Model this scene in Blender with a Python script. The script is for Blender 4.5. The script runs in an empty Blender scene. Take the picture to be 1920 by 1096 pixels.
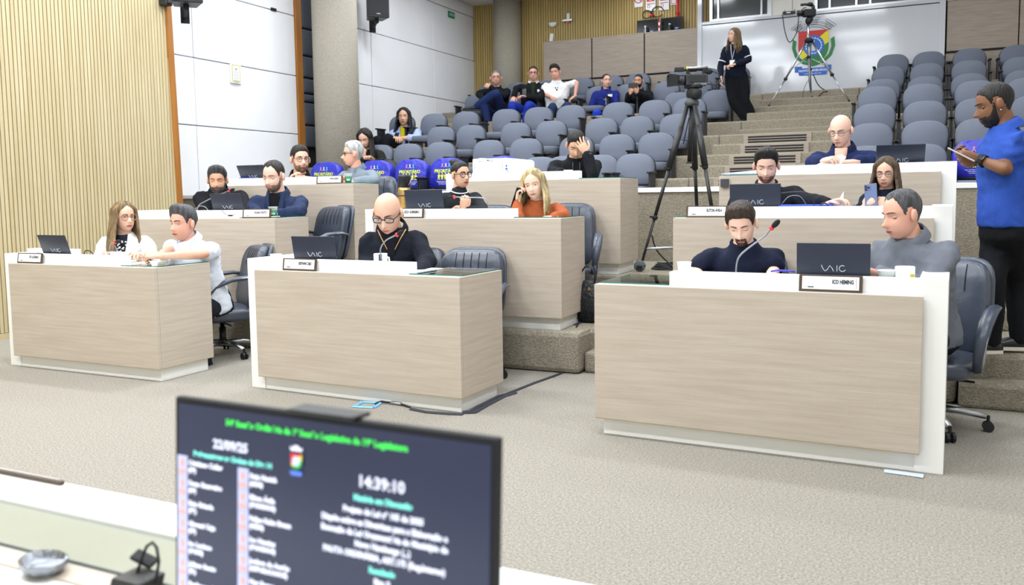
import bpy, math, random, numpy as np
from mathutils import Vector, Matrix, noise
random.seed(7); np.random.seed(7)
D = bpy.data; SC = bpy.context.scene; COL = SC.collection
pi = math.pi

# ------------------------------------------------------------------ camera, world, lamps, exposure
CAM_H, CAM_F, PITCH, ROLL, CYS, TH = 1.2117, 1610.99, 0.0854, -0.0139, -47.09, 0.445
_c, _s = math.cos(TH), math.sin(TH)
_cp, _sp = math.cos(PITCH), math.sin(PITCH)
_X = Vector((_c, _s, 0)); _F = Vector((-_s * _cp, _c * _cp, -_sp)); _U = Vector((-_s * _sp, _c * _sp, _cp))
_cr, _sr = math.cos(ROLL), math.sin(ROLL)
_R = _X * _cr + _U * _sr; _UP = _U * _cr - _X * _sr
cam_d = D.cameras.new('camera'); cam = D.objects.new('camera', cam_d); COL.objects.link(cam)
M = Matrix((_R, _UP, -_F)).transposed().to_4x4(); M.translation = (0, 0, CAM_H)
cam.matrix_world = M
cam_d.sensor_width = 36; cam_d.lens = 36 * CAM_F / 1920; cam_d.shift_y = CYS / 1920; cam_d.sensor_fit = 'HORIZONTAL'
cam_d.clip_start = 0.05; cam_d.clip_end = 100
cam_d.dof.use_dof = True; cam_d.dof.focus_distance = 5.7; cam_d.dof.aperture_fstop = 3.7
SC.camera = cam
W = D.worlds.new('world'); SC.world = W; W.use_nodes = True
W.node_tree.nodes['Background'].inputs[0].default_value = (0.8, 0.85, 1, 1)
W.node_tree.nodes['Background'].inputs[1].default_value = 0.3
SC.view_settings.view_transform = 'Standard'; SC.view_settings.look = 'None'
SC.view_settings.gamma = 1; SC.view_settings.use_curve_mapping = False
SC.view_settings.exposure = -0.85
CEIL = 5.05
LAMPS = []
for _lx, _ly, _w in ((-4.7, 15.2, 16), (-7.6, 8.9, 22), (-7.6, 12.2, 16)):
    ld = D.lights.new('ceiling_spot', 'AREA'); ld.shape = 'DISK'; ld.size = .18; ld.energy = _w; ld.color = (.95, .98, 1)
    lo = D.objects.new('ceiling_spot', ld); COL.objects.link(lo); lo.location = (_lx, _ly, CEIL - .03)
for _ly, _w in ((0.8, 175), (3.4, 160), (6.0, 118), (8.2, 92), (11.0, 66), (13.6, 40)):
    for _lx, _k in ((-6.6, 1.1), (-4.1, 1.2), (-1.4, .95), (1.2, .62)):
        ld = D.lights.new('ceiling_lamp', 'AREA'); ld.shape = 'RECTANGLE'; ld.size = 1.2; ld.size_y = 0.32
        ld.energy = _w * _k; ld.color = (0.90, 0.955, 1.0)
        lo = D.objects.new('ceiling_lamp', ld); COL.objects.link(lo)
        lo.location = (_lx, _ly, CEIL - 0.045)
        LAMPS.append((_lx, _ly))

def at(px, py, X=None, Y=None, Z=None):
    """point of the room seen at a pixel of the 1920x1096 photograph, on the plane X=, Y= or Z="""
    a = px - 960; b = py - 548 - CYS
    A = a * _cr + b * _sr; B = -a * _sr + b * _cr
    x = A / CAM_F; u = -B / CAM_F
    f = _cp + u * _sp; z = u * _cp - _sp
    r = Vector((x * _c - f * _s, x * _s + f * _c, z))
    t = X / r.x if X is not None else (Y / r.y if Y is not None else (Z - CAM_H) / r.z)
    return Vector((0, 0, CAM_H)) + r * t
def depth(p):
    return (Vector(p) - Vector((0, 0, CAM_H))).dot(_F)

# ------------------------------------------------------------------ materials
def lin(c):
    if isinstance(c, str):
        c = [int(c[i:i + 2], 16) / 255 for i in (0, 2, 4)]
    return tuple(((v / 12.92) if v <= .04045 else ((v + .055) / 1.055) ** 2.4) for v in c) + (1,)
_MC = {}
def mat(name, col, rough=.6, metal=0, spec=.5, bump=None, var=None, emit=0, coat=0, alpha=None):
    """bump=(scale, strength, (sx,sy,sz), distance)  var=(scale, hex, factor, (sx,sy,sz))"""
    if name in _MC: return _MC[name]
    m = D.materials.new(name); m.use_nodes = True; _MC[name] = m
    N = m.node_tree.nodes; L = m.node_tree.links; b = N['Principled BSDF']
    b.inputs['Base Color'].default_value = lin(col); b.inputs['Roughness'].default_value = rough
    b.inputs['Metallic'].default_value = metal; b.inputs['Specular IOR Level'].default_value = spec
    b.inputs['Coat Weight'].default_value = coat
    m.diffuse_color = lin(col)
    if emit: b.inputs['Emission Color'].default_value = lin(col); b.inputs['Emission Strength'].default_value = emit
    def tex(scale, st, detail=4):
        tc = N.new('ShaderNodeTexCoord'); mp = N.new('ShaderNodeMapping'); n = N.new('ShaderNodeTexNoise')
        mp.inputs['Scale'].default_value = st; n.inputs['Scale'].default_value = scale; n.inputs['Detail'].default_value = detail
        L.new(tc.outputs['Object'], mp.inputs[0]); L.new(mp.outputs[0], n.inputs['Vector']); return n
    if var:
        n = tex(var[0], var[3] if len(var) > 3 else (1, 1, 1), 6)
        cr = N.new('ShaderNodeValToRGB'); cr.color_ramp.elements[0].position = .34; cr.color_ramp.elements[1].position = .66
        c0 = lin(col); c1 = lin(var[1]); f = var[2]
        cr.color_ramp.elements[0].color = c0
        cr.color_ramp.elements[1].color = tuple(c0[i] * (1 - f) + c1[i] * f for i in range(4))
        L.new(n.outputs[0], cr.inputs[0]); L.new(cr.outputs[0], b.inputs['Base Color'])
    if bump:
        n = tex(bump[0], bump[2] if len(bump) > 2 else (1, 1, 1)); bp = N.new('ShaderNodeBump')
        bp.inputs['Strength'].default_value = bump[1]; bp.inputs['Distance'].default_value = bump[3] if len(bump) > 3 else .01
        L.new(n.outputs[0], bp.inputs['Height']); L.new(bp.outputs[0], b.inputs['Normal'])
    return m
def glass_mat(name, col, rough=.02, ior=1.45):
    m = D.materials.new(name); m.use_nodes = True; N = m.node_tree.nodes; L = m.node_tree.links
    g = N.new('ShaderNodeBsdfGlossy'); g.inputs['Roughness'].default_value = rough
    t = N.new('ShaderNodeBsdfTransparent'); t.inputs[0].default_value = lin(col)
    fr = N.new('ShaderNodeFresnel'); fr.inputs['IOR'].default_value = ior
    mx = N.new('ShaderNodeMixShader'); L.new(fr.outputs[0], mx.inputs[0]); L.new(t.outputs[0], mx.inputs[1]); L.new(g.outputs[0], mx.inputs[2])
    L.new(mx.outputs[0], N['Material Output'].inputs[0]); return m

WOOD = mat('taupe_laminate', 'c4b8ab', .45, var=(2.4, 'b5a798', .8, (1.0, 1.0, 18)), bump=(6, .06, (1, 1, 30)))
WOOD_D = mat('taupe_laminate_dark', 'a79a8e', .5, var=(3.0, '8f8377', .7, (1.2, 1.2, 20)))
WHITE = mat('white_laminate', 'f4f4f2', .35)
EDGE = mat('raw_board_edge', 'b0a071', .8)
GLASS = glass_mat('clear_glass', 'f0f8f5', .02, 1.18)
GLASS_EDGE = mat('green_glass_edge', '2c6660', .15, spec=.7)
CARPET = mat('loop_carpet', 'b0aaa1', .95, spec=.1, var=(110, '837d73', .85), bump=(190, .9, (1, 1, 1), .01))
CARPET_W = mat('carpet_riser', 'a09889', .95, spec=.1, var=(70, '787164', .8, (1, 1, 1.6)), bump=(90, .8, (1, 1, 1), .01))
PILLAR_M = mat('woven_pillar_carpet', 'aea89c', .95, spec=.1, var=(60, '979083', .8, (1, 1, 2.2)), bump=(45, .9, (1, 1, 2), .012))
SLAT = mat('pale_wood_slat', 'c9bb98', .5, var=(2.2, 'b8a67e', .7, (9, 9, .5)))
GAP = mat('slat_groove', '6f6040', .8)
SLAT_B = mat('dimmed_wood_slat', 'bda468', .5, var=(2.2, 'ab9255', .7, (9, 9, .5)))  # slat wood again, dim light of the back wall put into a deeper colour
OCHRE = mat('ochre_wood_trim', 'a9702f', .45, var=(3, '8a5522', .6, (8, 8, .6)))
PANEL_W = mat('white_wall_panel', 'f0f1f6', .7, spec=.3, var=(1.4, 'e6e8ee', .6), bump=(3, .10, (1, 1, 1), .03))
PLASTER = mat('white_plaster', 'e9e7e2', .8, spec=.2)
CABIN = mat('glossy_white_panel', 'd3d6de', .10, spec=.6, var=(1.2, 'c9ccd6', .5))
SEAT_F = mat('grey_blue_seat_fabric', '717786', .85, spec=.25, var=(2.5, '666c7b', .6), bump=(160, .25, (1, 1, 1), .004))
SEAT_R = mat('dark_seat_shell', '23262c', .5)
BLACKP = mat('black_plastic', '17181c', .45)
BLACKM = mat('black_matte', '101116', .7)
CHROME = mat('chrome', 'd8d8dc', .15, metal=1)
ALU = mat('brushed_aluminium', 'b9bcc2', .3, metal=1)
LEATHER = mat('dark_leather', '3a4150', .34, spec=.6, bump=(30, .2, (1, 1, 1), .006))
PAD = mat('grey_pad_fabric', '474c57', .85, bump=(60, .3, (1, 1, 1), .006))
LID = mat('navy_laptop_lid', '232a3d', .38, spec=.5)
KEYS = mat('laptop_deck', '1a1d26', .5)
PAPER = mat('white_paper', 'f4f5f8', .8)
BLUEBAG = mat('blue_plastic_cover', '2a2fb4', .38, spec=.6, bump=(9, .6, (1, 1, 1), .03))
YEL = mat('lime_print', 'dbe64a', .6)
INK = mat('dark_ink', '23262e', .7)
GREEN = mat('green_print', '1f6f4e', .6)
RED = mat('signal_red', 'd0222a', .5)
BLUE = mat('bright_blue', '2266c8', .5)
DGREEN = mat('crest_green', '1d7a3c', .5)
CYEL = mat('crest_yellow', 'e2d41f', .5)
CRED = mat('crest_red', 'c02a26', .5)

# ------------------------------------------------------------------ mesh builder
class MB:
    def __init__(s): s.v = []; s.f = []; s.m = []; s.mi = 0
    def add(s, vs, fs):
        o = len(s.v); s.v += [tuple(p) for p in vs]; s.f += [tuple(i + o for i in f) for f in fs]; s.m += [s.mi] * len(fs); return s
    def box(s, c, d, M=None, mi=None):
        if mi is not None: s.mi = mi
        hx, hy, hz = d[0] / 2, d[1] / 2, d[2] / 2
        P = [Vector((x, y, z)) for x in (-hx, hx) for y in (-hy, hy) for z in (-hz, hz)]
        if M is not None: P = [M @ p for p in P]
        P = [p + Vector(c) for p in P]
        return s.add(P, [(0, 1, 3, 2), (4, 6, 7, 5), (0, 4, 5, 1), (2, 3, 7, 6), (0, 2, 6, 4), (1, 5, 7, 3)])
    def bx(s, x0, x1, y0, y1, z0, z1):
        return s.box(((x0 + x1) / 2, (y0 + y1) / 2, (z0 + z1) / 2), (x1 - x0, y1 - y0, z1 - z0))
    def prism(s, poly, a, b):
        """poly: list of points; extruded from offset a to offset b (vectors)"""
        n = len(poly); A = [Vector(p) + Vector(a) for p in poly]; B = [Vector(p) + Vector(b) for p in poly]
        return s.add(A + B, [tuple(range(n))[::-1], tuple(range(n, 2 * n))] + [(i, (i + 1) % n, n + (i + 1) % n, n + i) for i in range(n)])
    def rings(s, R, cap=True, close=True):
        n = len(R[0]); vs = [p for r in R for p in r]; fs = []
        for k in range(len(R) - 1):
            for i in range(n if close else n - 1):
                j = (i + 1) % n; fs.append((k * n + i, k * n + j, (k + 1) * n + j, (k + 1) * n + i))
        if cap: fs += [tuple(range(n))[::-1], tuple(range((len(R) - 1) * n, len(R) * n))]
        return s.add(vs, fs)
    def tube(s, pts, r, seg=8, cap=True, flat=None):
        pts = [Vector(p) for p in pts]; n = len(pts)
        rr = r if isinstance(r, (list, tuple)) else [r] * n
        t0 = (pts[1] - pts[0]).normalized(); u = t0.orthogonal().normalized()
        if flat is not None:
            u = (Vector(flat[0]) - t0 * t0.dot(Vector(flat[0]))).normalized()
        R = []
        for i in range(n):
            t = (pts[min(i + 1, n - 1)] - pts[max(i - 1, 0)]).normalized()
            u = (u - t * u.dot(t)).normalized(); w = t.cross(u)
            fl = flat[1] if flat is not None else 1
            R.append([pts[i] + (u * math.cos(a) + w * math.sin(a) * fl) * rr[i] for a in [2 * pi * k / seg for k in range(seg)]])
        return s.rings(R, cap)
    def lathe(s, prof, c=(0, 0, 0), seg=16, M=None):
        R = []
        for r, z in prof:
            ring = [Vector((r * math.cos(2 * pi * k / seg), r * math.sin(2 * pi * k / seg), z)) for k in range(seg)]
            R.append([(M @ p if M is not None else p) + Vector(c) for p in ring])
        return s.rings(R)
    def ball(s, c, r, seg=10, M=None):
        r = r if isinstance(r, (tuple, list)) else (r, r, r); n = max(4, seg * 2 // 3); R = []
        for i in range(1, n):
            t = pi * i / n
            ring = [Vector((r[0] * math.sin(t) * math.cos(2 * pi * k / seg), r[1] * math.sin(t) * math.sin(2 * pi * k / seg), -r[2] * math.cos(t))) for k in range(seg)]
            R.append([(M @ p if M is not None else p) + Vector(c) for p in ring])
        return s.rings(R)
    def quad(s, a, b, c, d): return s.add([a, b, c, d], [(0, 1, 2, 3)])
    def mesh(s, name, mats, smooth=False):
        me = D.meshes.new(name); me.from_pydata([tuple(v) for v in s.v], [], s.f)
        mats = mats if isinstance(mats, (list, tuple)) else [mats]
        for m in mats: me.materials.append(m)
        if len(mats) > 1: me.polygons.foreach_set('material_index', s.m)
        if smooth: me.polygons.foreach_set('use_smooth', [True] * len(me.polygons))
        me.update(); return me
    def build(s, name, mats, parent=None, smooth=False, bevel=0, loc=None):
        o = D.objects.new(name, s.mesh(name, mats, smooth)); COL.objects.link(o)
        if parent is not None: o.parent = parent
        if loc is not None: o.location = loc
        if bevel:
            b = o.modifiers.new('bevel', 'BEVEL'); b.width = bevel; b.segments = 2; b.limit_method = 'ANGLE'
        if smooth and bevel == 0:
            pass
        return o
def tag(o, label=None, cat=None, group=None, kind=None):
    if label: o['label'] = label
    if cat: o['category'] = cat
    if group: o['group'] = group
    if kind: o['kind'] = kind
    return o
def thing(name, loc, label, cat, group=None, rz=0, kind=None):
    o = D.objects.new(name, None); COL.objects.link(o); o.empty_display_size = .1
    o.location = loc; o.rotation_euler = (0, 0, rz); return tag(o, label, cat, group, kind)
_CH = {}
def copy_tree(o, parent=None):
    c = o.copy(); COL.objects.link(c)
    if parent is not None: c.parent = parent
    for ch in [x for x in KIDS.get(o.name, [])]: copy_tree(ch, c)
    return c
KIDS = {}
def index_kids(root):
    """remember the children of a prototype before copying it (cheap lookup)"""
    KIDS[root.name] = list(root.children)
    for c in root.children: index_kids(c)
def relabel(o, label, group=None):
    o['label'] = label
    if group: o['group'] = group
def rotm(rx=0, ry=0, rz=0):
    return Matrix.Rotation(rz, 3, 'Z') @ Matrix.Rotation(ry, 3, 'Y') @ Matrix.Rotation(rx, 3, 'X')
def text(body, size, loc, M3, m, parent=None, name='lettering', align='CENTER', depth_=.0006, sx=1.0, bold=0.0):
    cu = D.curves.new(name, 'FONT'); cu.body = body; cu.size = size; cu.align_x = align; cu.align_y = 'CENTER'
    cu.extrude = depth_; cu.resolution_u = 2; cu.offset = bold
    o = D.objects.new(name, cu); COL.objects.link(o); TXT.append(o)
    cu.materials.append(m)
    R = M3.to_4x4(); R.translation = loc
    o.matrix_world = R @ Matrix.Diagonal((sx, 1, 1, 1))
    if parent is not None:
        o.parent = parent
    return o
TXT = []
def frame(xd, yd):
    """3x3 rotation whose local x is xd and local y is yd"""
    x = Vector(xd).normalized(); z = x.cross(Vector(yd)).normalized(); y = z.cross(x)
    return Matrix((x, y, z)).transposed()
# ------------------------------------------------------------------ structure
XL, XS, YB = -8.4, -7.26, 15.95
Y0, XR = -2.2, 4.6
T2, T3 = 0.2834, 0.5624
FK = [1.0786 + .2834 * k for k in range(7)]            # floors of the seven seat rows
YK = [9.6, 10.4, 11.2, 12.0, 13.7, 14.5, 15.3]         # planes of their back tops
NK = [7.96, 9.65, 10.45, 11.25, 12.75, 13.75, 14.55]   # platform noses
AX0, AX1 = -2.38, -0.92                                # central aisle
def struct(name, mb, m, parent=None, bevel=0, smooth=False, kind=True):
    o = mb.build(name, m, parent, smooth, bevel)
    if parent is None: o['kind'] = 'structure'
    return o
floor = struct('floor', MB().bx(-9.2, XR, Y0, 6.9, -.12, 0), CARPET)
def slab(name, poly, z0, z1, m=CARPET_W, bev=.035):
    mb = MB(); mb.prism([(x, y, 0) for x, y in poly], (0, 0, z0), (0, 0, z1)); return struct(name, mb, m, floor, bev)
slab('platform', [(-8.4, 4.93), (-4.6, 5.28), (-3.5, 5.27), (-2.04, 5.30), (-2.04, 5.55), (-1.48, 5.55), (-1.48, 5.38), (.2, 5.33), (.2, 5.47), (XR, 5.47), (XR, 8.0), (-8.4, 8.0)], 0, T2)
slab('platform', [(-8.4, 5.87), (-4.57, 6.27), (-3.6, 6.38), (-2.1, 6.40), (-2.05, 6.60), (-1.45, 6.60), (-1.45, 6.51), (.2, 6.46), (.2, 6.5), (XR, 6.5), (XR, 8.0), (-8.4, 8.0)], T2 - .01, T3)
def step(x0, x1, y0, y1, z0, z1): return struct('stair_step', MB().bx(x0, x1, y0, y1, z0, z1), CARPET_W, floor, .02)
step(-2.035, -1.485, 5.375, 5.56, .0, .1417); step(.21, XR, 5.275, 5.48, .0, .1417)
step(-2.045, -1.455, 6.43, 6.61, T2, .4229); step(.21, XR, 6.32, 6.51, T2, .4229)
# seat rows: left block, right block, central stairs
for k in range(7):
    y1 = NK[k + 1] + .05 if k < 6 else YB
    for x0, x1 in ((XL, AX0), (AX1, XR)):
        struct('platform', MB().bx(x0, x1, NK[k], y1, T3, FK[k]), CARPET_W, floor, .025)
cen = [(7.96, FK[0]), (9.25, FK[0] + .1417)]
for k in range(1, 7):
    cen.append((NK[k], FK[k]))
    if k < 6: cen.append(((NK[k] + .4) if k != 3 else 12.5, FK[k] + .1417))
cen.append((15.35, FK[6] + .09))
for i, (y, z) in enumerate(cen):
    y1 = cen[i + 1][0] + .04 if i + 1 < len(cen) else YB
    struct('stair_step', MB().bx(AX0, AX1, y, y1, T3, z), CARPET_W, floor, .018)
# left aisle half steps along the wall
for k in range(0, 6):
    step(XL + .02, -7.75, NK[k + 1] - .38, NK[k + 1] + .02, FK[k], FK[k] + .1417)
# vents let into the stair risers
def vent(px0, px1, yy, z0, z1, py):
    a = at(px0, py, Y=yy); b = at(px1, py, Y=yy)
    f = struct('vent_panel', MB().bx(a.x, b.x, yy - .018, yy + .02, z0 + .01, z1 - .008), WOOD_D, floor, .004)
    mb = MB(); h = (z1 - z0)
    for q in (.26, .48, .70):
        mb.bx(a.x + .06, b.x - .06, yy - .022, yy - .017, z0 + h * q - .011, z0 + h * q + .008)
    o = mb.build('slot', BLACKM, f); o['kind'] = 'stuff'
H2 = .1417
vent(1394, 1522, 11.25, FK[3] - H2, FK[3], 262); vent(1388, 1517, 10.85, FK[2], FK[2] + H2, 276)
vent(1367, 1502, 10.45, FK[2] - H2, FK[2], 296); vent(1359, 1492, 10.05, FK[1], FK[1] + H2, 318); vent(1338, 1468, 9.65, FK[1] - H2, FK[1], 340)
vent(548, 596, NK[1] - .38, FK[0], FK[0] + H2, 312); vent(548, 596, NK[1], FK[0] + H2, FK[1], 300)
# parapet in front of the public seats
par = struct('wall_parapet', MB().bx(XL, XR, 7.861, 7.955, T3, 1.205), CARPET_W)
struct('cap_strip', MB().bx(XL, XR, 7.845, 7.965, 1.205, 1.25), WHITE, par, .004)
# left wall: slatted part in front, white panels behind, pads and pillar
yT = at(340, 380, X=XS).y
wl = struct('wall_left', MB().bx(-9.0, -8.46, Y0, YB + .4, 0, CEIL), PLASTER)
struct('slat_backing', MB().bx(XS - .5, XS - .012, Y0, yT - .02, 0, CEIL), GAP, wl)
mb = MB(); y = Y0; P = .0395
while y < yT - .04:
    mb.bx(XS - .012, XS + .004 + random.uniform(0, .002), y + .0045, y + P - .0045, .055, CEIL); y += P
o = struct('slat', mb, SLAT, wl); o['kind'] = 'stuff'
struct('trim_1', MB().prism([(0, yT - .045, 0), (0, yT + .02, 0), (0, yT - .075, CEIL), (0, yT - .14, CEIL)], (XS - .5, 0, 0), (XS + .03, 0, 0)), OCHRE, wl)
struct('baseboard_left', MB().bx(XS - .01, XS + .018, Y0, yT - .03, 0, .05), SLAT, wl)
def ycol(px, py=150): return at(px, py, X=XL).y
zb = at(345, 369, X=XL).z
c1, c2, c3 = ycol(365), ycol(556), ycol(566)
cols = [(yT - .6, c1), (c1, c2)]
cols2 = [(ycol(600), ycol(698)), (ycol(698), ycol(814)), (ycol(814), YB)]
for (cs, zs) in ((cols, (zb, 2.136, 2.99, 3.86, 4.72, CEIL)), (cols2, (1.25, 2.17, 3.05, 3.94, 4.82, CEIL))):
    for a, b in cs:
        for z0, z1 in zip(zs[:-1], zs[1:]):
            struct('wall_panel', MB().bx(XL - .07, XL + random.uniform(-.004, .004), a + .006, b - .006, z0 + .006, z1 - .006), PANEL_W, wl, .008)
struct('carpet_skirt', MB().bx(XL - .07, XL - .005, yT - .6, c2, T3, zb - .02), CARPET_W, wl)
struct('panel_edge_strip', MB().bx(XL - .07, XL + .012, yT - .6, c2, zb - .025, zb + .004), WHITE, wl)
struct('trim_2', MB().bx(XL - .07, XL + .03, c2, c3, 1.2, CEIL), OCHRE, wl)
c4 = ycol(612)
struct('pad_backing', MB().bx(XL - .07, XL - .04, c3, c4, 1.3, CEIL), BLACKM, wl)
ys_ = [-10, 56, 106, 147, 176, 192, 235, 277]
for a, b in zip(ys_[:-1], ys_[1:]):
    z1 = at(578, a + 1.2, X=XL).z; z0 = at(578, b - 1.0, X=XL).z
    struct('wall_pad', MB().bx(XL - .05, XL + .035, c3 + .012, c4, z0, z1), PAD, wl, .03, True)
pc = at(632, 200, Y=10.55); pr = .5 * 83 / CAM_F * depth(pc)
mb = MB(); mb.lathe([(pr, T3), (pr, CEIL)], (pc.x, pc.y, 0), 40)
struct('pillar', mb, PILLAR_M, None, 0, True)
pc2 = at(951.5, 80, Y=15.75); pr2 = .5 * 52 / CAM_F * depth(pc2)
mb = MB(); mb.lathe([(pr2, FK[5]), (pr2, CEIL)], (pc2.x, pc2.y, 0), 36)
struct('pillar', mb, PILLAR_M, None, 0, True)
# back wall: slats, low partition, control cabin
wb = struct('wall_back', MB().bx(-9, XR, YB + .01, YB + .3, 0, CEIL), GAP)
mb = MB(); x = XL; P = .052
while x < -3.6:
    mb.bx(x + .006, x + P - .006, YB - .012, YB + .012, FK[5], CEIL); x += P
o = struct('slat', mb, SLAT_B, wb); o['kind'] = 'stuff'
YP = 15.62
zt = 4.13; zbp = at(1225, 137, Y=YP).z
xs_ = [at(1018, 110, Y=YP).x, at(1109.5, 110, Y=YP).x, at(1208, 100, Y=YP).x, at(1309, 90, Y=YP).x]
for a, b in zip(xs_[:-1], xs_[1:]):
    struct('partition_panel', MB().bx(a + .012, b - .012, YP, YP + .06, zbp, zt), WOOD_D, wb, .004)
struct('partition_frame', MB().bx(xs_[0] + .02, xs_[-1], YP + .03, YP + .05, zbp - .04, zt - .01), BLACKM, wb)
struct('partition_base', MB().bx(xs_[0], xs_[-1], YP + .02, YP + .1, FK[6] - .1, zbp - .03), WOOD_D, wb)
# cabin
xa, xb = at(1310, 90, Y=YP).x, at(1770, 40, Y=YP).x
zc0, zsill = FK[6] - .1, 4.16
cab = struct('wall_cabin', MB().bx(xa, xb, YP, YP + .12, zc0, zsill), CABIN)
struct('cabin_post', MB().bx(xa - .02, xa + .06, YP - .025, YP + .13, zc0, CEIL), CABIN, cab, .004)
struct('cabin_post', MB().bx(xb - .07, xb + .02, YP - .025, YP + .13, zc0, CEIL), CABIN, cab, .004)
struct('sill_rail', MB().bx(xa + .06, xb - .07, YP - .02, YP + .14, zsill, zsill + .05), CABIN, cab, .004)
struct('sill_groove', MB().bx(xa + .06, xb - .07, YP - .004, YP, zsill - .012, zsill), BLACKM, cab)
DARKGL = mat('dark_window_pane', '4a5054', .12, spec=.6)
def cwin(n, pxs, py):
    X = [at(p, py, Y=YP).x for p in pxs]
    w = struct('window_%d' % n, MB().bx(X[0] - .05, X[0], YP - .012, YP + .12, zsill + .05, CEIL).bx(X[-1], X[-1] + .05, YP - .012, YP + .12, zsill + .05, CEIL).bx(X[0], X[-1], YP - .008, YP + .12, zsill + .05, zsill + .085), ALU)
    for a, b in zip(X[:-1], X[1:]):
        struct('pane', MB().bx(a + .012, b - .012, YP + .04, YP + .052, zsill + .08, CEIL), DARKGL, w)
        struct('mullion', MB().bx(b - .02, b + .012, YP - .004, YP + .1, zsill + .08, CEIL), ALU, w)
cwin(1, (1336, 1347, 1428, 1441), 20); cwin(2, (1533, 1556, 1606, 1632, 1740), 5)
xm0, xm1 = at(1445, 20, Y=YP).x, at(1527, 10, Y=YP).x
struct('cabin_plate', MB().bx(xm0, (xm0 + xm1) / 2 - .004, YP + .01, YP + .05, zsill + .05, CEIL), PLASTER, cab)
struct('cabin_plate', MB().bx((xm0 + xm1) / 2 + .004, xm1, YP + .01, YP + .05, zsill + .05, CEIL), PLASTER, cab)
# right part of the back wall
xr = at(1771, 40, Y=YP).x + .03; zrb = at(1860, 90, Y=YP).z; seam = at(1911, 40, Y=YP).x
for a, b in ((xr, seam), (seam, seam + 1.55), (seam + 1.55, XR)):
    struct('partition_panel', MB().bx(a + .008, b - .008, YP, YP + .06, zrb, 4.17), WOOD_D, wb, .004)
struct('partition_base', MB().bx(xr, XR, YP + .03, YP + .1, FK[6] - .1, zrb - .03), WOOD_D, wb)
struct('partition_rail', MB().bx(xr, XR, YP + .02, YP + .06, zrb - .03, zrb + .01), BLACKM, wb)
struct('cornice', MB().bx(xr, XR, YP - .02, YP + .2, 4.17, 4.3), CABIN, wb)
struct('wall_upper', MB().bx(xr, XR, YP + .2, YP + .3, 4.3, CEIL), PLASTER)
struct('wall_right', MB().bx(XR, XR + .2, Y0, YB, 0, CEIL), PLASTER)
struct('wall_front', MB().bx(-9, XR, Y0 - .2, Y0, 0, CEIL), PLASTER)
ceil = struct('ceiling', MB().bx(-9, XR + .2, Y0 - .2, YB + .3, CEIL, CEIL + .15), PLASTER)
LAMP_E = mat('lamp_diffuser', 'f4faff', .5, emit=4.0)
for i, (lx, ly) in enumerate(LAMPS):
    t = thing('ceiling_light', (lx, ly, CEIL), 'white ceiling light panel, %s from the left, %s row from the front' % (('first', 'second', 'third', 'fourth')[i % 4], ('first', 'second', 'third', 'fourth', 'fifth', 'sixth')[i // 4]), 'ceiling light', 'ceiling light panels')
    MB().bx(-.64, .64, -.2, .2, -.03, 0).build('lamp_frame', WHITE, t, bevel=.004)
    MB().bx(-.6, .6, -.16, .16, -.036, -.03).build('diffuser', LAMP_E, t)
# ------------------------------------------------------------------ desks
DESK = {1: (-4.518, 4.043, 0, .002, 1.46, -1), 2: (-2.268, 4.086, 0, -.038, 1.497, -1), 3: (-1.457, 3.999, 0, -.033, 1.473, 1),
        4: (-4.616, 5.331, T2, .116, 1.49, -1), 5: (-2.170, 5.318, T2, .033, 1.469, -1), 6: (-1.435, 5.412, T2, -.027, 1.501, 1),
        7: (-4.57, 6.326, T3, .124, 1.49, -1), 8: (-2.13, 6.451, T3, .013, 1.479, -1), 9: (-1.384, 6.553, T3, -.028, 1.499, 1)}
DLAB = {1: 'wood and white councillor desk at the left end of the front row', 2: 'wood and white councillor desk in the middle of the front row, with the white mug',
        3: 'wood and white councillor desk nearest on the right of the front row', 4: 'wood and white desk in the second row behind the left front desk',
        5: 'wood and white desk in the second row where the woman in the rust sweater sits', 6: 'wood and white desk in the second row behind the right front desk',
        7: 'wood and white desk of the third row by the pillar at left', 8: 'wood and white desk of the third row that carries the white printer', 9: 'wood and white desk of the third row where the bald man reads papers'}
RISER = {1: None, 2: None, 3: None}
def dpt(n, u, v, z):
    x, y, z0, yaw, Wd, s = DESK[n]
    return Vector((x + u * s * math.cos(yaw) - v * math.sin(yaw), y + u * s * math.sin(yaw) + v * math.cos(yaw), z0 + z))
def desk(n):
    x, y, z0, yaw, Wd, s = DESK[n]
    t = thing('councillor_desk', (x, y, z0), DLAB[n], 'desk', None, yaw)
    def b(u0, u1, v0, v1, a, c): return MB().bx(min(s * u0, s * u1), max(s * u0, s * u1), v0, v1, a, c)
    DP, fo, ur = .489, .093, .365
    b(0, Wd, 0, .025, .0876, .76).build('front_panel', WOOD, t, bevel=.0015)
    b(0, Wd, .001, .026, .0846, .0876).build('panel_edge', EDGE, t)
    b(0, .026, .026, DP, .0876, .76).build('side_panel', WOOD, t, bevel=.0015)
    b(.0, .025, .03, DP, .0846, .0876).build('panel_edge', EDGE, t)
    b(Wd - .02, Wd + fo, .0375, DP + .1, 0, .827).build('end_panel', WHITE, t, bevel=.002)
    b(.03, Wd - .02, .045, .065, 0, .0846).build('plinth', WHITE, t)
    b(.03, .05, .066, DP - .03, 0, .0846).build('plinth', WHITE, t)
    b(.03, Wd - .02, .028, DP, .735, .7603).build('worktop', WHITE, t)
    b(.004, Wd - .02, .0255, .06, .74, .7605).build('top_strip', WHITE, t)
    b(ur, Wd - .02, .06, .135, .7605, .827).build('riser', WHITE, t, bevel=.002)
    b(.016, ur - .002, .05, DP, .7615, .768).build('glass_top', GLASS, t)
    b(.016, ur - .002, .0475, .05, .7615, .768).build('glass_edge', GLASS_EDGE, t)
    b(.0135, .016, .05, DP, .7615, .768).build('glass_edge', GLASS_EDGE, t)
    return t
for n in DESK: desk(n)

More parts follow.
